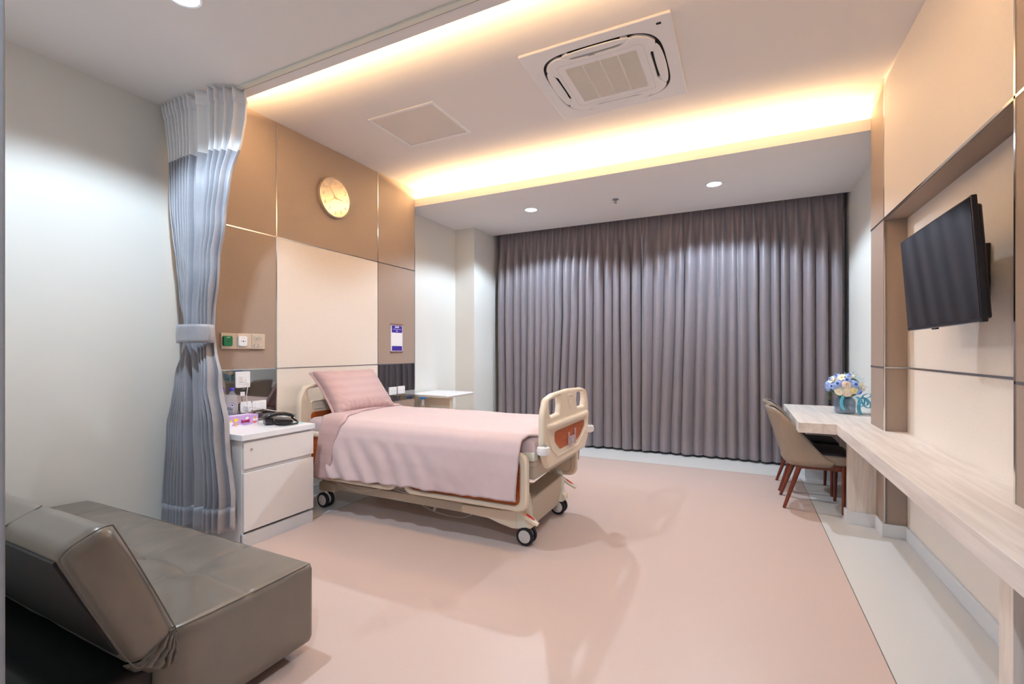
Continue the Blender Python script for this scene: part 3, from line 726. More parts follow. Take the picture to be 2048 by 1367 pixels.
for i, (x, y, l) in enumerate([(-3.405, 2.215, 'clear water bottle with blue cap, rightmost on the bedside cabinet'), (-3.395, 2.133, 'clear water bottle with blue cap at the edge of the grey curtain'), (-3.437, 2.058, 'clear water bottle with blue cap standing behind the other two')]):
    o = b0 if i == 0 else copy_tree(b0); o.location = (x - .012, y, BZ); o['label'] = l
# telephone
ph = thing('telephone', 'black corded desk telephone on the bedside cabinet', 'telephone', (-3.19, 2.46, nzt))
Zb = nzt + .002
RM = Matrix.Translation((-3.21, 2.440, Zb)) @ Matrix.Rotation(rad(150), 4, 'Z')
def wedge(p):
    k = (p.y + .095) / .19; return (p.x, p.y, p.z * (1 + .9 * k) if p.z > .01 else p.z)
obj('phone_base', rbox((-.105, -.095, 0), (.075, .095, .028), .009, (10, 10, 4), wedge, RM), 'phone_black', ph, smooth=True, fix=False)
def hs(p):
    k = abs(p.y) / .1; return (p.x, p.y, p.z + .016 - .016 * k * k * 1.4)
obj('handset', rbox((-.098, -.105, .048), (-.050, .105, .075), .012, (6, 20, 5), hs, RM), 'phone_black', ph, smooth=True, fix=False)
kp = NB()
for i in range(3):
    for j in range(4): 
        x, y = -.012 + i * .022, -.05 + j * .018; z_ = .028 * (1 + .9 * (y + .095) / .19) + .001
        bmq = rbox((x - .007, y - .005, z_ - .004), (x + .007, y + .005, z_ + .002), .002, (2, 2, 2), None, RM); me = bpy.data.meshes.new('k'); bmq.to_mesh(me); bmq.free(); kp.from_mesh(me); bpy.data.meshes.remove(me)
obj('keypad', kp, 'phone_key', ph, fix=False)
q = rbox((-.01, .052, .046), (.05, .082, .051), .002, (2, 2, 2), None, RM); obj('display', q, 'orange_plastic', ph, fix=False)
bm = NB(); tube(bm, smoothpath([(-3.13, 2.345, Zb + .045), (-3.09, 2.325, Zb + .014), (-3.03, 2.335, Zb + .008), (-3.005, 2.38, Zb + .008), (-3.005, 2.44, Zb + .008), (-3.04, 2.480, Zb + .014), (-3.11, 2.485, Zb + .04)], 14), .0065, 8)
obj('coiled_cord', bm, 'phone_black', ph, smooth=True)
hsn = thing('nurse_call_handset', 'white call handset with cable lying behind the telephone', 'handset', (-3.33, 2.60, nzt))
obj('grip', rbox((-3.35, 2.565, nzt + .002), (-3.30, 2.610, nzt + .045), .014, (5, 5, 5)), 'white_plastic', hsn, smooth=True, fix=False)
bm = NB(); tube(bm, smoothpath([(-3.32, 2.60, nzt + .035), (-3.27, 2.62, nzt + .03), (-3.22, 2.60, nzt + .010), (-3.20, 2.54, nzt + .005)], 8), .0035, 8); obj('cable', bm, 'cable_white', hsn, smooth=True)
bm = NB(); V = [bm.verts.new(p) for p in ((-3.16, 2.46, 0), (-3.02, 2.50, 0), (-3.05, 2.545, 0), (-3.18, 2.54, 0))]; f = bm.faces.new(V); r_ = bmesh.ops.extrude_face_region(bm, geom=[f]); bmesh.ops.translate(bm, verts=[v for v in r_['geom'] if isinstance(v, bmesh.types.BMVert)], vec=(0, 0, .0012)); bmesh.ops.translate(bm, verts=bm.verts[:], vec=(.01, .0, nzt + .0005))
tag(obj('information_card', bm, 'aqua_card'), 'pale aqua paper card at the right end of the bedside cabinet top', 'card')

# ------------------------------------------------------------------ hospital bed
bed = thing('hospital_bed', 'cream adjustable hospital bed with orange wood inserts and castors', 'bed', (-2.25, 3.2, 0))
YNr, YFr = 2.735, 3.685            # outline of end boards
def board(name, xf, th, zlow, holes=True):
    # outline in (y, z), symmetric about 3.21
    P_ = [(2.735, zlow + .13, .03), (2.735, .90, .2), (2.79, .995, .05), (2.90, 1.018, .3), (3.21, 1.030, .5), (3.52, 1.018, .3), (3.63, .995, .05), (3.685, .90, .2), (3.685, zlow + .09, .03), (3.60, zlow, .05), (2.82, zlow, .05)]
    hole = lambda s: rpoly([(3.21 + s * (-.385), .978, .02), (3.21 + s * (-.185), .992, .015), (3.21 + s * (-.172), .935, .04), (3.21 + s * (-.19), .878, .02), (3.21 + s * (-.362), .874, .02), (3.21 + s * (-.385), .925, .03)], .02)
    polys = [rpoly(P_, .03)]
    if holes: polys += [hole(1), hole(-1)]
    return shape(name, polys, th, 'cream_plastic', bed, world(xf, 0, 0, PL_YZ), bevel=.018)
fb = board('footboard', -1.115, .046, .535)
bm = rbox((-1.135, 2.775, .788), (-1.085, 3.655, .828), .019, (4, 24, 4), lambda p: (p.x - .03 * max(0, (abs(p.y - 3.21) - .36) / .09) ** 2, p.y, p.z + .004)); obj('moulded_ledge', bm, 'cream_plastic', fb, smooth=True, fix=False)
ins = rpoly([(2.915, .765, .03), (3.555, .765, .03), (3.555, .72, .05), (3.44, .655, .06), (3.36, .632, .04), (3.02, .632, .05), (2.915, .70, .05)], .03)
shape('wood_insert', [ins], .006, 'orange_wood', fb, world(-1.112, 0, 0, PL_YZ), bevel=.001)
out2 = rpoly([(2.80, .80, .02), (2.86, .67, .06), (2.98, .60, .06), (3.40, .60, .08), (3.60, .70, .08), (3.66, .80, .02), (3.665, .785, .02), (3.61, .685, .08), (3.41, .588, .08), (2.97, .588, .06), (2.85, .66, .06), (2.79, .79, .02)], .02)
shape('moulded_rib', [out2], .008, 'cream_plastic', fb, world(-1.109, 0, 0, PL_YZ), bevel=.003)
emb = rpoly([(3.185, .985, .01), (3.235, .99, .01), (3.285, .985, .01), (3.28, .93, .05), (3.235, .882, .01), (3.19, .93, .05)], .01)
inn = rpoly([(3.195, .978, .01), (3.235, .983, .01), (3.275, .978, .01), (3.27, .93, .05), (3.235, .895, .01), (3.20, .93, .05)], .01)
shape('emblem', [emb, inn], .008, 'cream_plastic', fb, world(-1.110, 0, 0, PL_YZ), bevel=.003)
shape('emblem', [rpoly([(3.235, .955, .01), (3.257, .93, .01), (3.235, .902, .01), (3.213, .93, .01)], .01)], .010, 'cream_plastic', fb, world(-1.107, 0, 0, PL_YZ), bevel=.003)
ch = obj('card_holder', B(((-1.110, 3.165, .622), (-1.100, 3.325, .632)), ((-1.110, 3.165, .632), (-1.100, 3.185, .722)), ((-1.110, 3.305, .632), (-1.100, 3.325, .735)), ((-1.108, 3.185, .632), (-1.103, 3.305, .690))), 'clear_acrylic', fb, bevel=.002)
obj('window_tab', B(((-1.103, 3.232, .645), (-1.1015, 3.262, .668))), 'hub_grey', ch)
for y in (2.735, 3.70):
    bm = NB(); prof = [(0, -.030), (.026, -.030), (.040, -.022), (.045, 0), (.040, .022), (.026, .030), (0, .030)]
    lathe(bm, prof, (-1.12, y, .672), 'z', 28); obj('bumper_roller', bm, 'white_plastic', fb, smooth=True)
    obj('bumper_bracket', B(((-1.145, y - .020, .701), (-1.095, y + .020, .705))), 'aluminium', fb, bevel=.001)
hb = board('headboard', -3.325, .055, .56)
shape('moulded_frame', [rpoly([(2.85, .80), (3.57, .80), (3.57, .872), (2.85, .872)], .03), rpoly([(2.854, .804), (3.566, .804), (3.566, .868), (2.854, .868)], .028)], .006, 'cream_plastic', hb, world(-3.322, 0, 0, PL_YZ), bevel=.001)
shape('wood_insert', [rpoly([(2.85, .64), (3.57, .64), (3.57, .776), (2.85, .776)], .04)], .006, 'orange_wood', hb, world(-3.321, 0, 0, PL_YZ), bevel=.001)
def siderail(name, x0, x1, yf, face):
    r = .085; O = rpoly([(x0, .265), (x1, .268), (x1, .652), (x0, .645)], r, 8); I = rpoly([(x0 + .055, .302), (x1 - .06, .305), (x1 - .06, .605), (x0 + .055, .600)], .05, 8)
    mt = world(0, yf, 0, PL_XZ)
    o = shape(name, [O, I], .045, 'cream_plastic', bed, mt, bevel=.017)
    shape('wood_insert', [rpoly([(x0 + .045, .294), (x1 - .05, .296), (x1 - .05, .612), (x0 + .045, .61)], .05, 8)], .010, 'orange_wood', o, world(0, yf + .018, 0, PL_XZ))
    if face < 0: shape('inner_panel', [rpoly([(x0 + .04, .29), (x1 - .045, .29), (x1 - .045, .615), (x0 + .04, .615)], .05, 8)], .008, 'cream_plastic', o, world(0, yf + .006, 0, PL_XZ))
    return o
siderail('side_rail', -2.215, -1.218, 2.703, 1); siderail('side_rail', -3.262, -2.285, 2.703, 1)
siderail('side_rail', -2.215, -1.218, 3.692, -1); siderail('side_rail', -3.262, -2.285, 3.692, -1)
bm = NB()
for y in (2.76, 3.68):
    for x in (-1.45, -1.95, -2.5, -3.0): box(bm, (x - .025, min(y, y), .40), (x + .025, y + .02, .56))
obj('rail_bracket', bm, 'beige_metal', bed, bevel=.003)
obj('mattress_deck', B(((-3.29, 2.79, .545), (-1.20, 3.645, .600)), ((-3.29, 2.80, .50), (-3.24, 3.63, .55)), ((-1.26, 2.80, .46), (-1.21, 3.63, .55))), 'beige_metal', bed, bevel=.006)
for y in (2.775, 3.60): obj('corner_block', rbox((-1.285, y - .01, .585), (-1.195, y + .06, .645), .014, (5, 5, 4)), 'pale_plastic', bed, smooth=True, fix=False)
# scissor arms, base beams
bm = NB()
for y in (2.98, 3.42):
    for sx in (-1.75, -2.75): tube(bm, [(sx, y, .22), (sx - .25, y, .52)], .022, 8)
    tube(bm, [(-3.22, y, .52), (-1.24, y, .52)], .022, 8)
obj('lift_arm', bm, 'beige_metal', bed, smooth=True)
for y0, y1 in ((2.855, 2.905), (3.50, 3.55)):
    obj('base_beam', B(((-3.20, y0, .145), (-1.52, y1, .210))), 'beige_metal', bed, bevel=.004)
# curved shroud at the foot end of each base beam
for y0, y1 in ((2.845, 2.915), (3.49, 3.56)):
    q = rpoly([(-1.80, .148), (-1.80, .205), (-1.44, .215), (-1.36, .225), (-1.25, .17), (-1.245, .125), (-1.30, .105), (-1.40, .10), (-1.50, .118), (-1.58, .14)], .02)
    shape('beam_shroud', [q], y1 - y0, 'cream_plastic', bed, world(0, y0, 0, PL_XZ), bevel=.006)
obj('actuator_box', B(((-2.45, 3.08, .17), (-1.95, 3.32, .30))), 'beige_metal', bed, bevel=.01)
# foot end cover
bm = NB(); A = [(-1.30, 2.93, .085), (-1.30, 3.50, .085), (-1.27, 3.50, .325), (-1.27, 2.93, .290)]; Bk = [(-1.45, 2.93, .10), (-1.45, 3.50, .10), (-1.40, 3.50, .335), (-1.40, 2.93, .30)]
va = [bm.verts.new(p) for p in A]; vb = [bm.verts.new(p) for p in Bk]; bm.faces.new(va); bm.faces.new(vb[::-1])
for i in range(4): bm.faces.new((va[i], vb[i], vb[(i + 1) % 4], va[(i + 1) % 4]))
obj('end_cover', bm, 'beige_metal', bed, bevel=.012, seg=3)
def housing(y):
    prof = [(.112, -.055, .050), (.17, -.055, .050), (.23, -.05, .046), (.29, -.045, .038), (.335, -.038, .028), (.352, -.025, .014)]
    bm = NB(); rings = []
    for z, a, b in prof:
        ring = []
        for i in range(20):
            th = 2 * PI * i / 20; sy = .048 * (1 - max(0, z - .28) * 3.2)
            ring.append(bm.verts.new((-1.325 + (b - a) / 2 * 1.15 * math.copysign(abs(math.cos(th)) ** .7, math.cos(th)), y + sy * math.copysign(abs(math.sin(th)) ** .7, math.sin(th)), z)))
        rings.append(ring)
    for a, b in zip(rings, rings[1:]):
        for i in range(20): bm.faces.new((a[i], a[(i + 1) % 20], b[(i + 1) % 20], b[i]))
    bm.faces.new(rings[0][::-1]); bm.faces.new(rings[-1])
    obj('castor_housing', bm, 'pale_plastic', bed, smooth=True, angle=60)
housing(2.885); housing(3.525)
obj('castor_housing', B(((-3.21, 2.83, .125), (-3.03, 2.91, .20)), ((-3.21, 3.48, .125), (-3.03, 3.56, .20)), ((-3.16, 2.91, .145), (-3.08, 3.48, .20))), 'beige_metal', bed, bevel=.012)
def pedal(y, s, z=0.0, x=0.0):
    M_ = Matrix.Translation((-1.255 + x, y, .195 + z)) @ Matrix.Rotation(rad(28), 4, 'Y')
    o = obj('brake_pedal', rbox((-.17, -.026, -.010), (.07, .026, .012), .008, (10, 4, 3), lambda p: (p.x, p.y * (1 - .35 * max(0, (p.x - .02) / .05)) * (1 - .4 * max(0, -p.x - .05) / .1), p.z), M_), 'cream_plastic', bed, smooth=True, fix=False)
    obj('red_pad', rbox((-.035, -.012, .009), (.035, .012, .0155), .003, (6, 4, 2), lambda p: (p.x, p.y * math.sqrt(max(.1, 1 - (p.x / .037) ** 2)), p.z), M_), 'red_pedal', o, smooth=True, fix=False)
pedal(2.822, 1); pedal(3.60, -1, .040, .0)
def castor(x, y, s):
    o = thing_child('castor', bed)
    bm = NB(); cyl(bm, (x, y, .05), (x, y, .13), .014, n=12); box(bm, (x - .018, y - .014, .045), (x + .018, y + .014, .115)); f = obj('castor', bm, 'cream_plastic', bed, bevel=.004)
    for dy in (-.028, .028):
        bm = NB(); lathe(bm, [(.044, -.012), (.058, -.012), (.062, -.006), (.062, .006), (.058, .012), (.044, .012), (.044, -.012)], (x, y + dy, .0625), 'y', 36); obj('tyre', bm, 'tyre_rubber', f, smooth=True)
        bm = NB(); lathe(bm, [(0, -.014), (.040, -.014), (.046, -.010), (.046, .010), (.040, .014), (0, .014)], (x, y + dy, .0625), 'y', 36); obj('hub', bm, 'hub_grey', f, smooth=True)
def thing_child(n, p): return None
for x, y in ((-1.300, 2.875), (-1.315, 3.535), (-3.13, 2.835), (-3.13, 3.53)): castor(x, y, 1)
# cables under the bed
bm = NB()
tube(bm, smoothpath([(-3.08, 2.78, .32), (-2.95, 2.79, .235), (-2.75, 2.80, .19), (-2.55, 2.82, .22), (-2.40, 2.83, .27)]), .0035, 7)
tube(bm, smoothpath([(-2.50, 2.82, .30), (-2.40, 2.83, .24), (-2.20, 2.84, .222), (-2.05, 2.85, .25), (-1.98, 2.86, .30)]), .0035, 7)
tube(bm, smoothpath([(-2.50, 3.05, .20), (-2.35, 3.05, .09), (-2.15, 3.05, .03), (-1.90, 3.05, .03), (-1.78, 3.05, .12), (-1.72, 3.05, .20)]), .004, 7)
obj('cable', bm, 'cable_white', bed, smooth=True)
bm = NB(); tube(bm, smoothpath([(-2.12, 3.03, .22), (-2.13, 3.03, .12), (-2.17, 3.03, .05)]), .012, 10); obj('power_lead', bm, 'cable_white', bed, smooth=True)

# mattress, duvet, pillow
ma = thing('mattress', 'mattress in a pink fitted sheet on the hospital bed', 'mattress', (-2.24, 3.21, .602))
def mfn(p):
    w_ = .004 * nz(p.x * 6, p.y * 6, p.z * 8)
    if p.x > -1.3: w_ += .006 * math.sin(p.y * 60 + p.z * 35) * min(1, (p.x + 1.3) / .08)
    return (p.x + w_, p.y, p.z + w_ * .5)
obj('sheeted_core', rbox((-3.285, 2.775, .604), (-1.190, 3.645, .742), .045, (60, 30, 10), mfn), 'linen_pink', ma, smooth=True, fix=False)
SEC = [(.0, 2.672, .315), (.30, 2.668, .50), (.50, 2.676, .64), (.57, 2.70, .715), (.64, 2.765, .757), (.80, 2.95, .766), (1.1, 3.21, .772), (1.4, 3.47, .766), (1.56, 3.655, .757), (1.63, 3.72, .715), (1.70, 3.745, .64), (1.9, 3.752, .50), (2.2, 3.748, .36)]
def sec(s):
    s *= 2.2
    for (a, y0, z0), (b, y1, z1) in zip(SEC, SEC[1:]):
        if s <= b: t_ = (s - a) / (b - a); return lerp(y0, y1, t_), lerp(z0, z1, t_)
    return SEC[-1][1:]
XH = [(0, -3.005), (.25, -2.99), (.30, -3.10), (.36, -3.18), (.75, -3.2), (1, -3.2)]
def duv(u, v):
    y, z = sec(u); s = u * 2.2
    hang = max(0, min(1, (.55 - s) / .5)) if s < 1 else max(0, min(1, (s - 1.65) / .5))
    xf = (lerp(-1.262, -1.192, max(0, min(1, (s - .60) / .10))) if s < 1.1 else -1.20) - .02 * hang
    xh = -2.93 if s < .55 else lerp(-2.93, -3.08, min(1, (s - .55) / .12)); x = lerp(xh, xf, v)
    sd = -1 if s < 1.1 else 1
    # long diagonal drags falling from the folded edge towards the foot
    q = (x + 2.95) * 1.0 + (z - .7) * .55; near = math.exp(-((x + 2.55) / .55) ** 2)
    wr = .019 * near * math.sin(q * 36 + 2.2 * nz(x * 3, z * 3)) + .008 * nz(x * 5 + z * 4, z * 3, 2) + .004 * nz(x * 16 + z * 9, z * 12, 5)
    y += sd * hang * (wr + .018 * nz(x * 2.3, z * 1.5, 9)) ; z += (1 - min(1, hang * 3)) * (.006 * nz(x * 3, y * 3, 1) + .0025 * nz(x * 14, y * 10, 3))
    if hang > 0: z += hang * (.022 * (x + 2.1) + .012 * nz(x * 4.5, 3) + .006 * nz(x * 18, 7)) + .012 * hang
    tuck = max(0, (x + 1.26) / .07)
    if tuck > 0 and hang < .2: z -= .020 * tuck * tuck
    return (x, y, z)
dv = thing('duvet', 'pink duvet spread over the hospital bed with its top edge turned back', 'duvet', (-2.1, 3.21, .76))
obj('cover', grid(110, 150, duv), 'linen_pink', dv, smooth=True, angle=85, fix=False, solid=.012)
def fold(u, v):
    y, z = sec(.0 + u * .995); s = u * 2.2; hang = max(0, min(1, (.55 - s) / .5)) if s < 1 else max(0, min(1, (s - 1.65) / .5))
    xl = interp([(0, -3.075), (.40, -3.03), (.56, -3.02), (.66, -3.08), (.9, -3.19), (1.4, -3.24), (2.2, -3.2)], s)
    xr = interp([(0, -2.900), (.35, -2.865), (.52, -2.82), (.60, -2.80), (.75, -2.90), (1.0, -2.965), (1.5, -3.02), (2.2, -3.0)], s)
    x = lerp(xl, xr, v); sd = -1 if s < 1.1 else 1; puff = .012 * math.sin(PI * v) ** .5 + .011
    low = max(0, 1 - s / .25)
    y += sd * hang * (puff + .008 * nz(x * 12, z * 5, 3)) + .02 * low * math.sin(v * 9) * .5
    z += (1 - hang) * puff - .02 * low + .006 * nz(x * 9, y * 5) * (1 - hang)
    if .5 < s < .7: y -= .006
    return (x, y, z)
obj('turned_back_edge', grid(90, 16, fold), 'fold_pink', dv, smooth=True, angle=85, fix=False, solid=.014)
pw = thing('pillow', 'pink striped pillow leaning on the headboard of the bed', 'pillow', (-3.15, 3.19, .76))
Wp, Hp, Tp = .72, .47, .155
up_ = Vector((-.285, 0, .36)).normalized(); nr = Vector((up_.z, 0, -up_.x))
MP = Matrix.Translation((-3.148, 3.195, .942)) @ Matrix(((0, up_.x, nr.x, 0), (1, 0, 0, 0), (0, up_.z, nr.z, 0), (0, 0, 0, 1)))
def pil(side):
    def fn(u, v):
        a, b = u * 2 - 1, v * 2 - 1
        pin = 1 - .10 * (1 - abs(a) ** 3) * abs(b) ** 3; pin2 = 1 - .075 * (1 - abs(b) ** 3) * abs(a) ** 3
        x = a * Wp / 2 * pin2; y = b * Hp / 2 * pin
        th = ((1 - a ** 4) * (1 - b ** 4)); th = max(0, th) ** .42
        d = Tp / 2 * th + .0035 * nz(a * 3, b * 3, side) * th
        c_ = (1 - abs(a)) + (1 - abs(b))
        d += .009 * math.sin(a * 40 + 3 * nz(a * 3, b * 2)) * max(0, 1 - abs(b + .82) / .35) * max(0, 1 - abs(a) ** 2) * th * 1.2
        d += .009 * math.sin((a + b) * 26) * math.exp(-c_ * 2.6) * th
        d += .009 * math.sin((a - b) * 26) * math.exp(-c_ * 2.6) * th
        return MP @ Vector((x, y, side * max(d, 0.0)))
    return fn
bm = NB(); grid(64, 44, pil(1), bm); grid(64, 44, pil(-1), bm); bmesh.ops.remove_doubles(bm, verts=bm.verts[:], dist=.0004)
obj('pillowcase', bm, 'pillow_pink', pw, smooth=True, angle=85)
bm = NB()
def flap(u, v): a, b = -1.0, v * 2 - 1; return MP @ Vector((-Wp / 2 * (1 - .075 * (1 - abs(b) ** 3)) - .022 * u, b * Hp / 2, -.012 - .01 * u))
obj('open_end_hem', grid(3, 30, flap), 'pillow_pink', pw, smooth=True, fix=False, solid=.004)

# ------------------------------------------------------------------ overbed table in the corner
ob = thing('overbed_table', 'cream overbed table tucked in the corner behind the hospital bed', 'table', (-3.32, 4.80, 0))
obj('table_top', B(((-3.605, 4.50, .765), (-3.035, 5.09, .790))), 'white_top', ob, bevel=.010, seg=3)
obj('top_rim', B(((-3.600, 4.503, .757), (-3.045, 5.085, .766))), 'cream_plastic', ob, bevel=.003)
obj('column', B(((-3.59, 4.66, .08), (-3.10, 4.72, .757))), 'cream_plastic', ob, bevel=.012)
obj('foot_rail', B(((-3.58, 4.58, .045), (-3.52, 5.06, .085)), ((-3.17, 4.58, .045), (-3.11, 5.06, .085)), ((-3.52, 4.62, .05), (-3.17, 4.70, .08))), 'cream_plastic', ob, bevel=.006)
for x in (-3.55, -3.14):
    for y in (4.61, 5.03):
        bm = NB(); lathe(bm, [(0, -.012), (.022, -.012), (.0245, 0), (.022, .012), (0, .012)], (x, y, .0245), 'x', 20); cyl(bm, (x, y, .03), (x, y, .05), .008, n=10); obj('castor', bm, 'rubber_black', ob, smooth=True)
obj('lever', B(((-3.41, 4.478, .735), (-3.35, 4.505, .757))), 'tag_blue', ob, bevel=.004)
obj('paper_tag', B(((-3.395, 4.498, .66), (-3.362, 4.5, .734))), 'paper_white', ob)
bm = NB(); cyl(bm, (-3.38, 4.497, .778), (-3.38, 4.502, .778), .004, n=10); obj('screw', bm, 'dark_hole', ob)

# ------------------------------------------------------------------ sofa bed
sf = thing('sofa_bed', 'low sofa bed in glossy grey leather at the left wall', 'sofa', (-2.6, 1.0, 0))
SX0, SX1 = -3.60, -1.655
def tuft(p):
    if p.z > .34 and .95 < p.y < 1.40:
        d = 0.0
        for sxx in (-3.28, -2.83, -2.38, -2.06 + .0):
            for syy in (1.15,):
                r2 = ((p.x - sxx) / .07) ** 2 + ((p.y - syy) / .06) ** 2; d += .022 * math.exp(-r2)
        for sxx in (-3.28, -2.83, -2.38, -2.06): d += .006 * math.exp(-((p.x - sxx) / .012) ** 2)
        d += .006 * math.exp(-((p.y - 1.15) / .012) ** 2)
        return d
    return 0.0
def seatfn(p):
    z = p.z; x, y = p.x, p.y
    if z > .36: z += .012 * math.sin(PI * (y - .88) / .56) * min(1, (SX1 - x) / .25) - tuft(p) + .0035 * nz(x * 9, y * 5, 1) + .004 * math.sin((x * 30 + y * 55)) * math.exp(-((x + 1.85) / .12) ** 2 - ((y - 1.0) / .09) ** 2)
    if x > SX1 - .12 and y < .93: x -= .055 * ((.93 - y) / .095) ** 2
    if x > SX1 - .1 and z < .36: x += .012 * math.sin(PI * (z - .05) / .33) * math.sin(PI * max(0, min(1, (y - .84) / .6)))
    return (x, y, z)
st = obj('seat', rbox((SX0, .835, .052), (SX1, 1.438, .392), .028, (120, 46, 12), seatfn), 'leather_grey', sf, smooth=True, angle=80, fix=False)
bm = NB(); rr = .0024
def edge(x, y, z): return (x, y, z)
tube(bm, smoothpath([(SX1 - .010, .87, .392), (SX1 - .006, 1.0, .390), (SX1 - .004, 1.2, .390), (SX1 - .008, 1.38, .389), (SX1 - .016, 1.425, .384)], 6), rr, 6)
tube(bm, smoothpath([(SX1 - .018, 1.428, .382), (-2.6, 1.432, .386), (SX0 + .05, 1.43, .384)], 10), rr, 6)
obj('piping', bm, 'leather_seam', st, smooth=True)
bm = NB()
for sx in (-3.28, -2.83, -2.38, -2.06): tube(bm, [(sx, lerp(.9, 1.40, i / 20), Vector(seatfn(Vector((sx, lerp(.9, 1.40, i / 20), .392)))).z - .001) for i in range(21)], .0018, 5)
tube(bm, [(lerp(-3.5, -2.06, i / 60), 1.15, Vector(seatfn(Vector((lerp(-3.5, -2.06, i / 60), 1.15, .392)))).z - .001) for i in range(61)], .0018, 5)
obj('seam', bm, 'leather_seam', st, smooth=True)
# leaning backrest
tl = rad(23.7); MB_ = Matrix.Translation((0, .895, .395)) @ Matrix.Rotation(tl, 4, 'X')
def backfn(p):
    x, y, z = p
    if y > -.03: y += .010 * math.sin(PI * max(0, min(1, z / .44)))
    if y > -.03:
        for sxx in (-2.06, -2.38, -2.83, -3.28): y -= .006 * math.exp(-((x - sxx) / .012) ** 2)
    if x > SX1 - .06: x += .010 * math.sin(PI * max(0, min(1, z / .45))) * math.sin(PI * max(0, min(1, (y + .14) / .14)))
    y += .003 * nz(x * 8, z * 8, 3)
    return (x, y, z)
bk = obj('backrest', rbox((SX0, -.142, -.02), (SX1, 0, .445), .046, (100, 14, 28), backfn, MB_), 'leather_grey', sf, smooth=True, angle=80, fix=False)
def bp(y, z, x=SX1 - .006): return tuple(MB_ @ Vector((x, y, z)))
bm = NB(); tube(bm, smoothpath([bp(-.006, -.01), bp(-.002, .2), bp(-.003, .40), bp(-.012, .437), bp(-.07, .446), bp(-.125, .438), bp(-.140, .40), bp(-.142, .2), bp(-.135, .0), bp(-.10, -.018)], 8), rr, 6)
obj('piping', bm, 'leather_seam', bk, smooth=True)
bm = NB()
for sx in (-2.06, -2.83): tube(bm, [tuple(MB_ @ Vector((sx, -.141, .428))), tuple(MB_ @ Vector((sx, -.12, .444))), tuple(MB_ @ Vector((sx, -.02, .444)))], .002, 5)
obj('seam', bm, 'leather_seam', bk, smooth=True)
obj('rear_lining', rbox((SX0 + .03, -.1475, .05), (SX1 - .035, -.138, .418), .003, (30, 2, 10), None, MB_), 'rubber_black', bk, smooth=True, fix=False)
obj('rear_base', rbox((SX0, .60, .052), (SX1 - .05, .86, .300), .025, (40, 10, 10)), 'rubber_black', sf, smooth=True, angle=80, fix=False)
# gathered leather at the hinge
def gather(u, v):
    # fan from the hinge point down the gap between seat and back
    a = rad(lerp(212, 284, u)); r = lerp(.004, .150, v); y = .893 + r * math.cos(a) * .95; z = .402 + r * math.sin(a)
    edge_ = math.sin(PI * u)
    x = SX1 - .022 + .020 * math.sin(PI * v) * edge_ + .011 * math.sin(u * 34 + 3 * nz(u * 3, v * 4)) * v ** .6 * (.3 + .7 * edge_) + .006 * nz(u * 12, v * 9) - .05 * max(0, v - .82) / .18
    return (x, y, z)
obj('gathered_hinge_cover', grid(60, 30, gather), 'leather_grey', sf, smooth=True, angle=80, fix=False, solid=.004)
for x in (SX0 + .12, SX1 - .12):
    for y in (.68, 1.37):
        bm = NB(); lathe(bm, [(0, 0), (.030, 0), (.034, .01), (.036, .055), (0, .055)], (x, y, .0), 'z', 24); obj('leg', bm, 'rubber_black', sf, smooth=True)

# ------------------------------------------------------------------ television
tv = thing('television', 'black flat television tilted on a wall bracket in the beige niche', 'television', (.86, 2.88, 1.66))
MT = Matrix.Translation((.822, 2.883, 1.663)) @ Matrix.Rotation(-.067, 4, 'Y')
W2, H2 = .45, .25
def tvb(a, b, m, nm, par, **k):
    bm = B((a, b)); bmesh.ops.transform(bm, matrix=MT, verts=bm.verts[:]); return obj(nm, bm, m, par, **k)
body = tvb((0, -W2, -H2), (.020, W2, H2), 'tv_body', 'bezel', tv, bevel=.003)
tvb((.018, -W2 + .03, -H2 + .012), (.045, W2 - .03, H2 - .03), 'tv_body', 'rear_housing', tv, bevel=.010)
tvb((-.0012, -W2 + .008, -H2 + .016), (.001, W2 - .008, H2 - .008), 'tv_screen', 'screen', tv)
tvb((-.001, -W2 + .02, -H2 - .001), (.006, W2 - .02, -H2 + .003), 'chrome', 'chrome_strip', tv)
tvb((0, .03, -H2 - .008), (.012, .09, -H2), 'tv_body', 'infrared_sensor', tv, bevel=.002)
obj('wall_bracket', B(((1.012, 2.90, 1.55), (1.03, 3.10, 1.80)), ((.87, 2.86, 1.64), (1.012, 2.95, 1.69)), ((.862, 2.80, 1.52), (.880, 2.83, 1.80)), ((.862, 2.94, 1.52), (.880, 2.97, 1.80))), 'rubber_black', tv, bevel=.003)

# ------------------------------------------------------------------ oak ledge and desk
dk = thing('wall_desk', 'long pale oak wall ledge widening into a desk by the window', 'desk', (.7, 3.0, 0))
ZD, ZE = .742, .662
poly = [(.655, -1.2), (XR, -1.2), (XR, YQ), (1.03, YQ), (1.03, YC), (XR, YC), (XR, 4.47), (XW, 4.47), (XW, 5.72), (.402, 5.72), (.402, 4.295), (.655, 4.295)]
bm = NB(); lo = [bm.verts.new((x, y, ZE)) for x, y in poly]; hi = [bm.verts.new((x, y, ZD)) for x, y in poly]
bm.faces.new(lo[::-1]); bm.faces.new(hi)
for i in range(len(poly)): j = (i + 1) % len(poly); bm.faces.new((lo[i], lo[j], hi[j], hi[i]))
obj('worktop', bm, 'pale_oak', dk, bevel=.0015, seg=1)
obj('leg_panel', B(((.728, 4.30, 0), (XR, 4.375, ZE))), 'pale_oak_leg', dk, bevel=.0015)
obj('leg_panel', B(((.60, 5.64, 0), (XW, 5.715, ZE))), 'pale_oak_leg', dk, bevel=.0015)
obj('leg_panel', B(((.700, 1.838, 0), (XR, 1.920, ZE))), 'pale_oak_leg', dk, bevel=.0015)
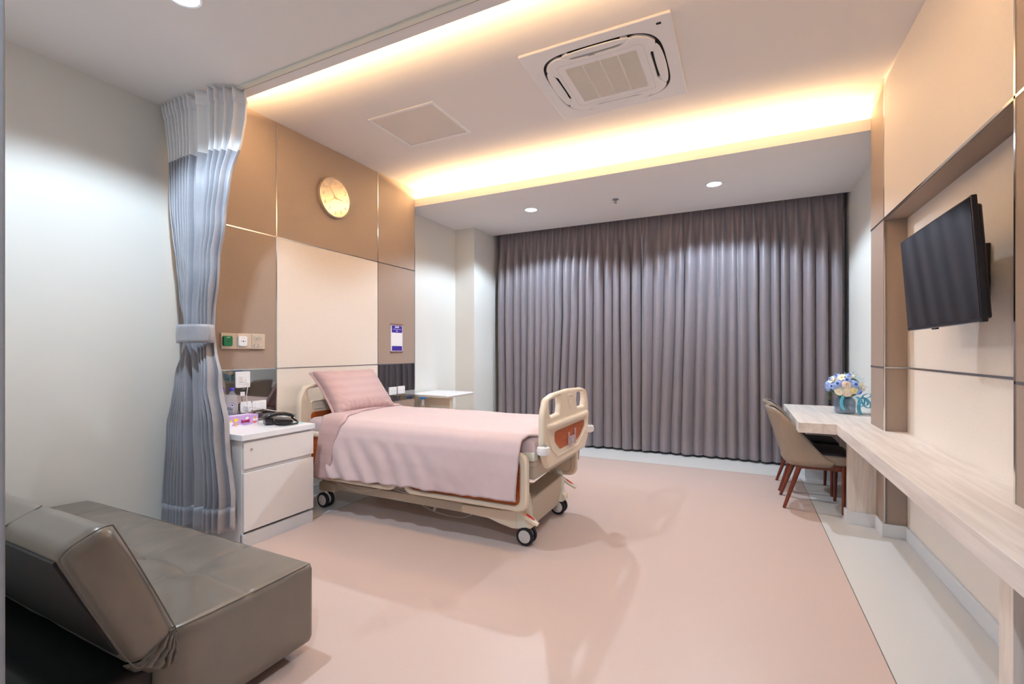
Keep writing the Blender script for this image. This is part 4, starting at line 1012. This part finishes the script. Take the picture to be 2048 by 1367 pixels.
obj('plinth', B(((.713, 4.30, 0), (.728, 4.39, .092)), ((.713, 4.284, 0), (XR - .015, 4.30, .092))), 'baseboard_white', dk)
obj('plinth', B(((.585, 5.64, 0), (.60, 5.73, .092)), ((.585, 5.624, 0), (XW - .015, 5.64, .092))), 'baseboard_white', dk)

# ------------------------------------------------------------------ chairs
def chair():
    t_ = thing('dining_chair', 'x', 'chair', (0, 0, 0), 'leather dining chairs at the oak desk')
    # local frame: x forward (to the desk), y sideways, origin on the floor under the back
    xc, wd = .24, .235
    def plan(a, grow=0.0):       # a: -1..1 around the U from right front, back, left front
        th = a * rad(118); n_ = 2.6
        c_, s_ = math.cos(th), math.sin(th)
        r = 1 / ((abs(c_) / (.235 + grow)) ** n_ + (abs(s_) / (wd + grow)) ** n_) ** (1 / n_)
        return (xc - r * c_, r * s_)
    def topz(a): return interp([(0, .815), (.28, .812), (.66, .585), (1, .41)], abs(a)) if abs(a) < .28 else (.41 + .402 * (.5 + .5 * math.cos(PI * min(1, (abs(a) - .28) / .72))) ** 1.0)
    def shell(off, zlo, zshift=0.0):
        def fn(u, v):
            a = u * 2 - 1; zt = topz(a) + zshift; z = lerp(zlo(a), zt, v); k = max(0, (z - .42) / .4)
            px, py = plan(a, off + .018 * k * (1 - abs(a)) - .05 * max(0, (.40 - z) / .06))
            px -= .105 * k ** 1.15
            return (px, py * (1 - .06 * k), z)
        return fn
    zl = lambda a: lerp(.350, .372, abs(a)); zli = lambda a: .455
    obj('outer_shell', grid(64, 18, shell(0, zl)), 'tan_leather', t_, smooth=True, angle=85, fix=False, solid=.010)
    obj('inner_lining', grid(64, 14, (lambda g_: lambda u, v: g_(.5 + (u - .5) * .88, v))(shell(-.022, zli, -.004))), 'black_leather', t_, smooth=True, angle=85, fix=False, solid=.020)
    bm = NB(); f1 = shell(-.010, zl)
    tube(bm, [Vector(f1(i / 80, 1)) for i in range(81)], .016, 8); obj('top_welt', bm, 'tan_leather', t_, smooth=True)
    def seatf(p):
        x, y, z = p
        y *= 1 - .42 * max(0, (.19 - x) / .2)
        if z > .44: z += .016 * (1 - ((x - .27) / .26) ** 2) * (1 - (y / .24) ** 2)
        return (x, y, z)
    obj('seat', rbox((.055, -.215, .385), (.492, .215, .458), .026, (20, 20, 6), seatf), 'tan_leather', t_, smooth=True, angle=80, fix=False)
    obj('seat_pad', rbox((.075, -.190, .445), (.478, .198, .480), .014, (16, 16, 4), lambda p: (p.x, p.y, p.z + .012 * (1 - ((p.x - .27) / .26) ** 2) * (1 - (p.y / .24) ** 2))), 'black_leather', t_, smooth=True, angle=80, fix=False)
    obj('seat_frame', B(((.12, -.185, .338), (.44, -.160, .386)), ((.12, .160, .338), (.44, .185, .386)), ((.12, -.160, .338), (.145, .160, .386)), ((.415, -.160, .338), (.44, .160, .386))), 'mahogany', t_, bevel=.003)
    for sy in (-1, 1):
        bm = NB(); cyl(bm, (.425, sy * .170, .386), (.420, sy * .197, 0), .0185, .0120, 20); obj('leg', bm, 'mahogany', t_, smooth=True)
        bm = NB(); cyl(bm, (.130, sy * .160, .375), (.010, sy * .197, 0), .0215, .0120, 20); obj('leg', bm, 'mahogany', t_, smooth=True)
    return t_
c0 = chair(); c0.location = (.308, 4.680, 0); c0['label'] = 'taupe leather chair with mahogany legs at the desk, nearest the camera'
c1 = copy_tree(c0); c1.location = (.308, 5.215, 0); c1['label'] = 'taupe leather chair with mahogany legs at the desk, nearest the window curtain'

# ------------------------------------------------------------------ vase and bouquet
vx, vy = .836, 5.09
va = thing('glass_vase', 'squat smoky blue glass vase on the oak desk', 'vase', (vx, vy, ZD))
bm = NB(); lathe(bm, [(0, .001), (.068, .001), (.079, .010), (.081, .03), (.081, .105), (.076, .128), (.060, .146), (.045, .152), (.045, .158), (.041, .158), (.041, .150), (.056, .142), (.072, .124), (.077, .105), (.077, .03), (.074, .014), (.064, .008), (0, .008)], (vx, vy, ZD), 'z', 40)
obj('glass_body', bm, 'vase_glass', va, smooth=True, angle=60)
bq = thing('flower_bouquet', 'round bouquet of blue and cream roses with a blue ribbon in the vase', 'flowers', (vx, vy, ZD + .15))
def petal(bm, c, d, up, w_, l, curl):
    d = d.normalized(); s_ = d.cross(up).normalized(); V = []
    for i in range(5):
        row = []
        for j in range(5):
            a = (j / 4 - .5) * 2; b = i / 4; ww = w_ * math.sin(PI * (.15 + .7 * b)) * 1.0
            p = c + d * (l * .42 * math.sin(b * PI / 2 * (1 + curl))) + up * (l * b) + s_ * (a * ww) - d * (a * a * ww * .45)
            row.append(bm.verts.new(p))
        V.append(row)
    for i in range(4):
        for j in range(4): bm.faces.new((V[i][j], V[i][j + 1], V[i + 1][j + 1], V[i + 1][j]))
def flower(pos, nrm, r, m, m2, name, openness=.6):
    n_ = Vector(nrm).normalized(); u = n_.orthogonal().normalized(); v = n_.cross(u); bm = NB(); c_ = Vector(pos) - n_ * r * .35
    NR, NT = 16, 36; ph_ = pos[0] * 50 + pos[2] * 90; V = []
    if openness < .7 or m != 'rose_cream':          # rose: dome of spiralling petals with a cupped heart
        for i in range(NR + 1):
            q = i / NR; row = []
            for j in range(NT):
                th = 2 * PI * j / NT; sw = (q * 3.3 + th / (2 * PI) + ph_) % 1.0
                lobe = 1 + .10 * math.cos(5 * th + ph_) * q * q
                h = .62 * math.cos(q * PI / 2) - .30 * math.exp(-(q / .16) ** 2) + .17 * sw * (1 - q ** 6) - .35 * max(0, q - .8)
                row.append(bm.verts.new(c_ + (u * math.cos(th) + v * math.sin(th)) * (r * q * lobe) + n_ * r * h))
            V.append(row)
        for i in range(NR):
            for j in range(NT):
                k = (j + 1) % NT; f = bm.faces.new((V[i][j], V[i + 1][j], V[i + 1][k], V[i][k])); f.material_index = 1 if i < 5 else 0
        bm.faces.new(V[-1]); bmesh.ops.remove_doubles(bm, verts=V[0], dist=1e-5)
    else:                                            # open blossom: two rings of petals round a yellow heart
        for ring, (cnt, k, tilt) in enumerate(((7, 1.05, .15), (6, .8, .5))):
            for i in range(cnt):
                a = 2 * PI * (i + ring * .5) / cnt; d = (u * math.cos(a) + v * math.sin(a)); s_ = n_.cross(d); P_ = []
                for x_, y_ in ((0, 0), (.35, .30), (.75, .36), (1.0, .16), (1.0, -.16), (.75, -.36), (.35, -.30)):
                    P_.append(bm.verts.new(c_ + n_ * r * (.18 + .1 * ring + tilt * x_ * .8 - .25 * x_ * x_) + d * r * k * x_ + s_ * r * k * y_ * 1.15))
                bm.faces.new(P_)
        nf = len(bm.faces); bmesh.ops.create_uvsphere(bm, u_segments=10, v_segments=6, radius=r * .24, matrix=Matrix.Translation(c_ + n_ * r * .35))
        for f in list(bm.faces)[nf:]: f.material_index = 1
    obj(name, bm, [m, m2], bq, smooth=True, angle=50, fix=False)
# directions as seen by the camera: right vector and up, placed on a dome
cr_ = Vector((math.cos(YAW), math.sin(YAW), 0)); cf = Vector((-math.sin(YAW), math.cos(YAW), 0))
vd = Vector((vx, vy, 0)).normalized(); vr = Vector((vd.y, -vd.x, 0))
CB = Vector((vx, vy, ZD + .250))
def dome(a, b):   # a right, b up in -1..1
    a = max(-.97, min(.97, a)); k = max(0.02, 1 - a * a - b * b) ** .5
    n_ = (vr * a + Vector((0, 0, 1)) * b - vd * k); return CB + Vector((vr * a * .148 + Vector((0, 0, 1)) * b * .125 - vd * k * .125)), n_
BL = [(-.62, -.02, .036), (-.34, .18, .037), (.10, .44, .038), (.50, .14, .040), (-.92, .06, .035), (-.90, -.22, .034), (-.42, .72, .032), (.72, -.40, .034), (.22, .80, .03), (-.72, .45, .03)]
CR = [(-.66, .42, .042, 'rose_cream'), (-.16, .62, .042, 'rose_cream'), (.08, .14, .045, 'rose_blush'), (.44, -.30, .040, 'rose_yellow'), (-.30, -.42, .040, 'rose_cream'), (.12, -.56, .040, 'rose_blush'), (.84, .06, .036, 'rose_cream'), (.92, -.16, .030, 'rose_blush'), (.10, -.22, .028, 'rose_cream'), (.30, .78, .03, 'rose_cream')]
for a, b, r in BL: p, n_ = dome(a, b); flower(p, n_, r, 'rose_blue', 'rose_deep', 'blue_rose', .4)
for a, b, r, m_ in CR: p, n_ = dome(a, b); flower(p, n_, r, m_, 'rose_yellow' if m_ == 'rose_cream' else m_, 'cream_rose', .8)
for k in range(7):       # flowers on the far side
    a = PI * (k / 6) ; d = vr * math.cos(a) + vd * math.sin(a); p = CB + d * .12 + Vector((0, 0, .03 * (k % 3) - .02)); flower(p, d + Vector((0, 0, .4)), .036, 'rose_cream' if k % 2 else 'rose_blue', 'rose_deep' if k % 2 == 0 else 'rose_yellow', 'cream_rose' if k % 2 else 'blue_rose', .6)
bm = NB(); bmesh.ops.create_icosphere(bm, subdivisions=3, radius=1, matrix=Matrix.Translation(CB - Vector((0, 0, .01))) @ Matrix.Diagonal((.115, .115, .100, 1)))
obj('foliage_core', bm, 'leaf_green', bq, smooth=True)
def leaf(bm, p, d, l, w_):
    d = Vector(d).normalized(); s_ = d.cross(Vector((0, 0, 1))); s_ = s_.normalized() if s_.length > .01 else Vector((1, 0, 0)); p = Vector(p)
    V = [p, p + d * l * .4 + s_ * w_, p + d * l, p + d * l * .4 - s_ * w_]; V = [bm.verts.new(q) for q in V]; bm.faces.new(V)
rn = random.Random(8); bm = NB()
for k in range(46):
    a = rn.uniform(0, 2 * PI); e = rn.uniform(-.3, 1.2); d = Vector((math.cos(a) * math.cos(e), math.sin(a) * math.cos(e), math.sin(e)))
    leaf(bm, CB + Vector((d.x * .125, d.y * .125, d.z * .10)), d + Vector((0, 0, -.2)), rn.uniform(.03, .05), .009)
obj('leaves', bm, 'leaf_dusty', bq, fix=False, solid=.001)
bm = NB(); st_ = CB - vr * .11 - vd * .06 + Vector((0, 0, -.04)); en = st_ - vr * .012 + Vector((0, 0, -.105)); tube(bm, [st_, en], .002, 5)
for k in range(9):
    p = st_.lerp(en, k / 8); leaf(bm, p, -vr * (1 if k % 2 else -1) * .8 + Vector((0, 0, -.5)) - vd * .3, .034, .008)
obj('trailing_sprig', bm, 'leaf_green', bq, fix=False, solid=.001)
bm = NB(); stems = []
for k in range(9):
    a = 2 * PI * k / 9; tube(bm, [(vx + .025 * math.cos(a), vy + .025 * math.sin(a), ZD + .17), (vx - .04 * math.cos(a), vy - .04 * math.sin(a), ZD + .02)], .003, 6)
obj('stems', bm, 'leaf_green', bq, smooth=True)
def ribbon(pts, w_, name='ribbon'):
    P_ = smoothpath(pts, 8); bm = NB(); V = []
    for p in P_: V.append((bm.verts.new(p - vr * w_), bm.verts.new(p + vr * w_)))
    for a, b in zip(V, V[1:]): bm.faces.new((a[0], a[1], b[1], b[0]))
    obj(name, bm, 'ribbon_blue', bq, smooth=True, fix=False, solid=.0015)
O = Vector((vx, vy, ZD))
def vp(a, z, d): return O + vr * a - vd * d + Vector((0, 0, z))
ribbon([vp(-.012, .165, .10), vp(-.024, .12, .100), vp(-.024, .08, .092), vp(-.006, .04, .088)], .012, 'ribbon_tail')
ribbon([vp(.085, .16, .06), vp(.112, .125, .06), vp(.100, .09, .05), vp(.100, .04, .03), vp(.115, .004, .03), vp(.145, .003, .02)], .014, 'ribbon_tail')
for (dx, dz, a) in ((.045, .02, 0), (.02, -.05, 1), (.035, -.065, 2), (-.01, -.06, 3)):
    c_ = vp(.125, .155, .05); q = []
    for i in range(13):
        th = 2 * PI * i / 12; q.append(c_ + (vr * dx + Vector((0, 0, dz))) * (1 - math.cos(th)) / 1.0 * .7 + (vr * (-dz) + Vector((0, 0, dx))) * math.sin(th) * .35)
    bm = NB(); V = []
    for p in q: V.append((bm.verts.new(p - vd * .007 - vr * .007), bm.verts.new(p + vd * .008 + vr * .007)))
    for p, r_ in zip(V, V[1:]): bm.faces.new((p[0], p[1], r_[1], r_[0]))
    obj('bow_loop', bm, 'ribbon_blue', bq, smooth=True, fix=False, solid=.0015)
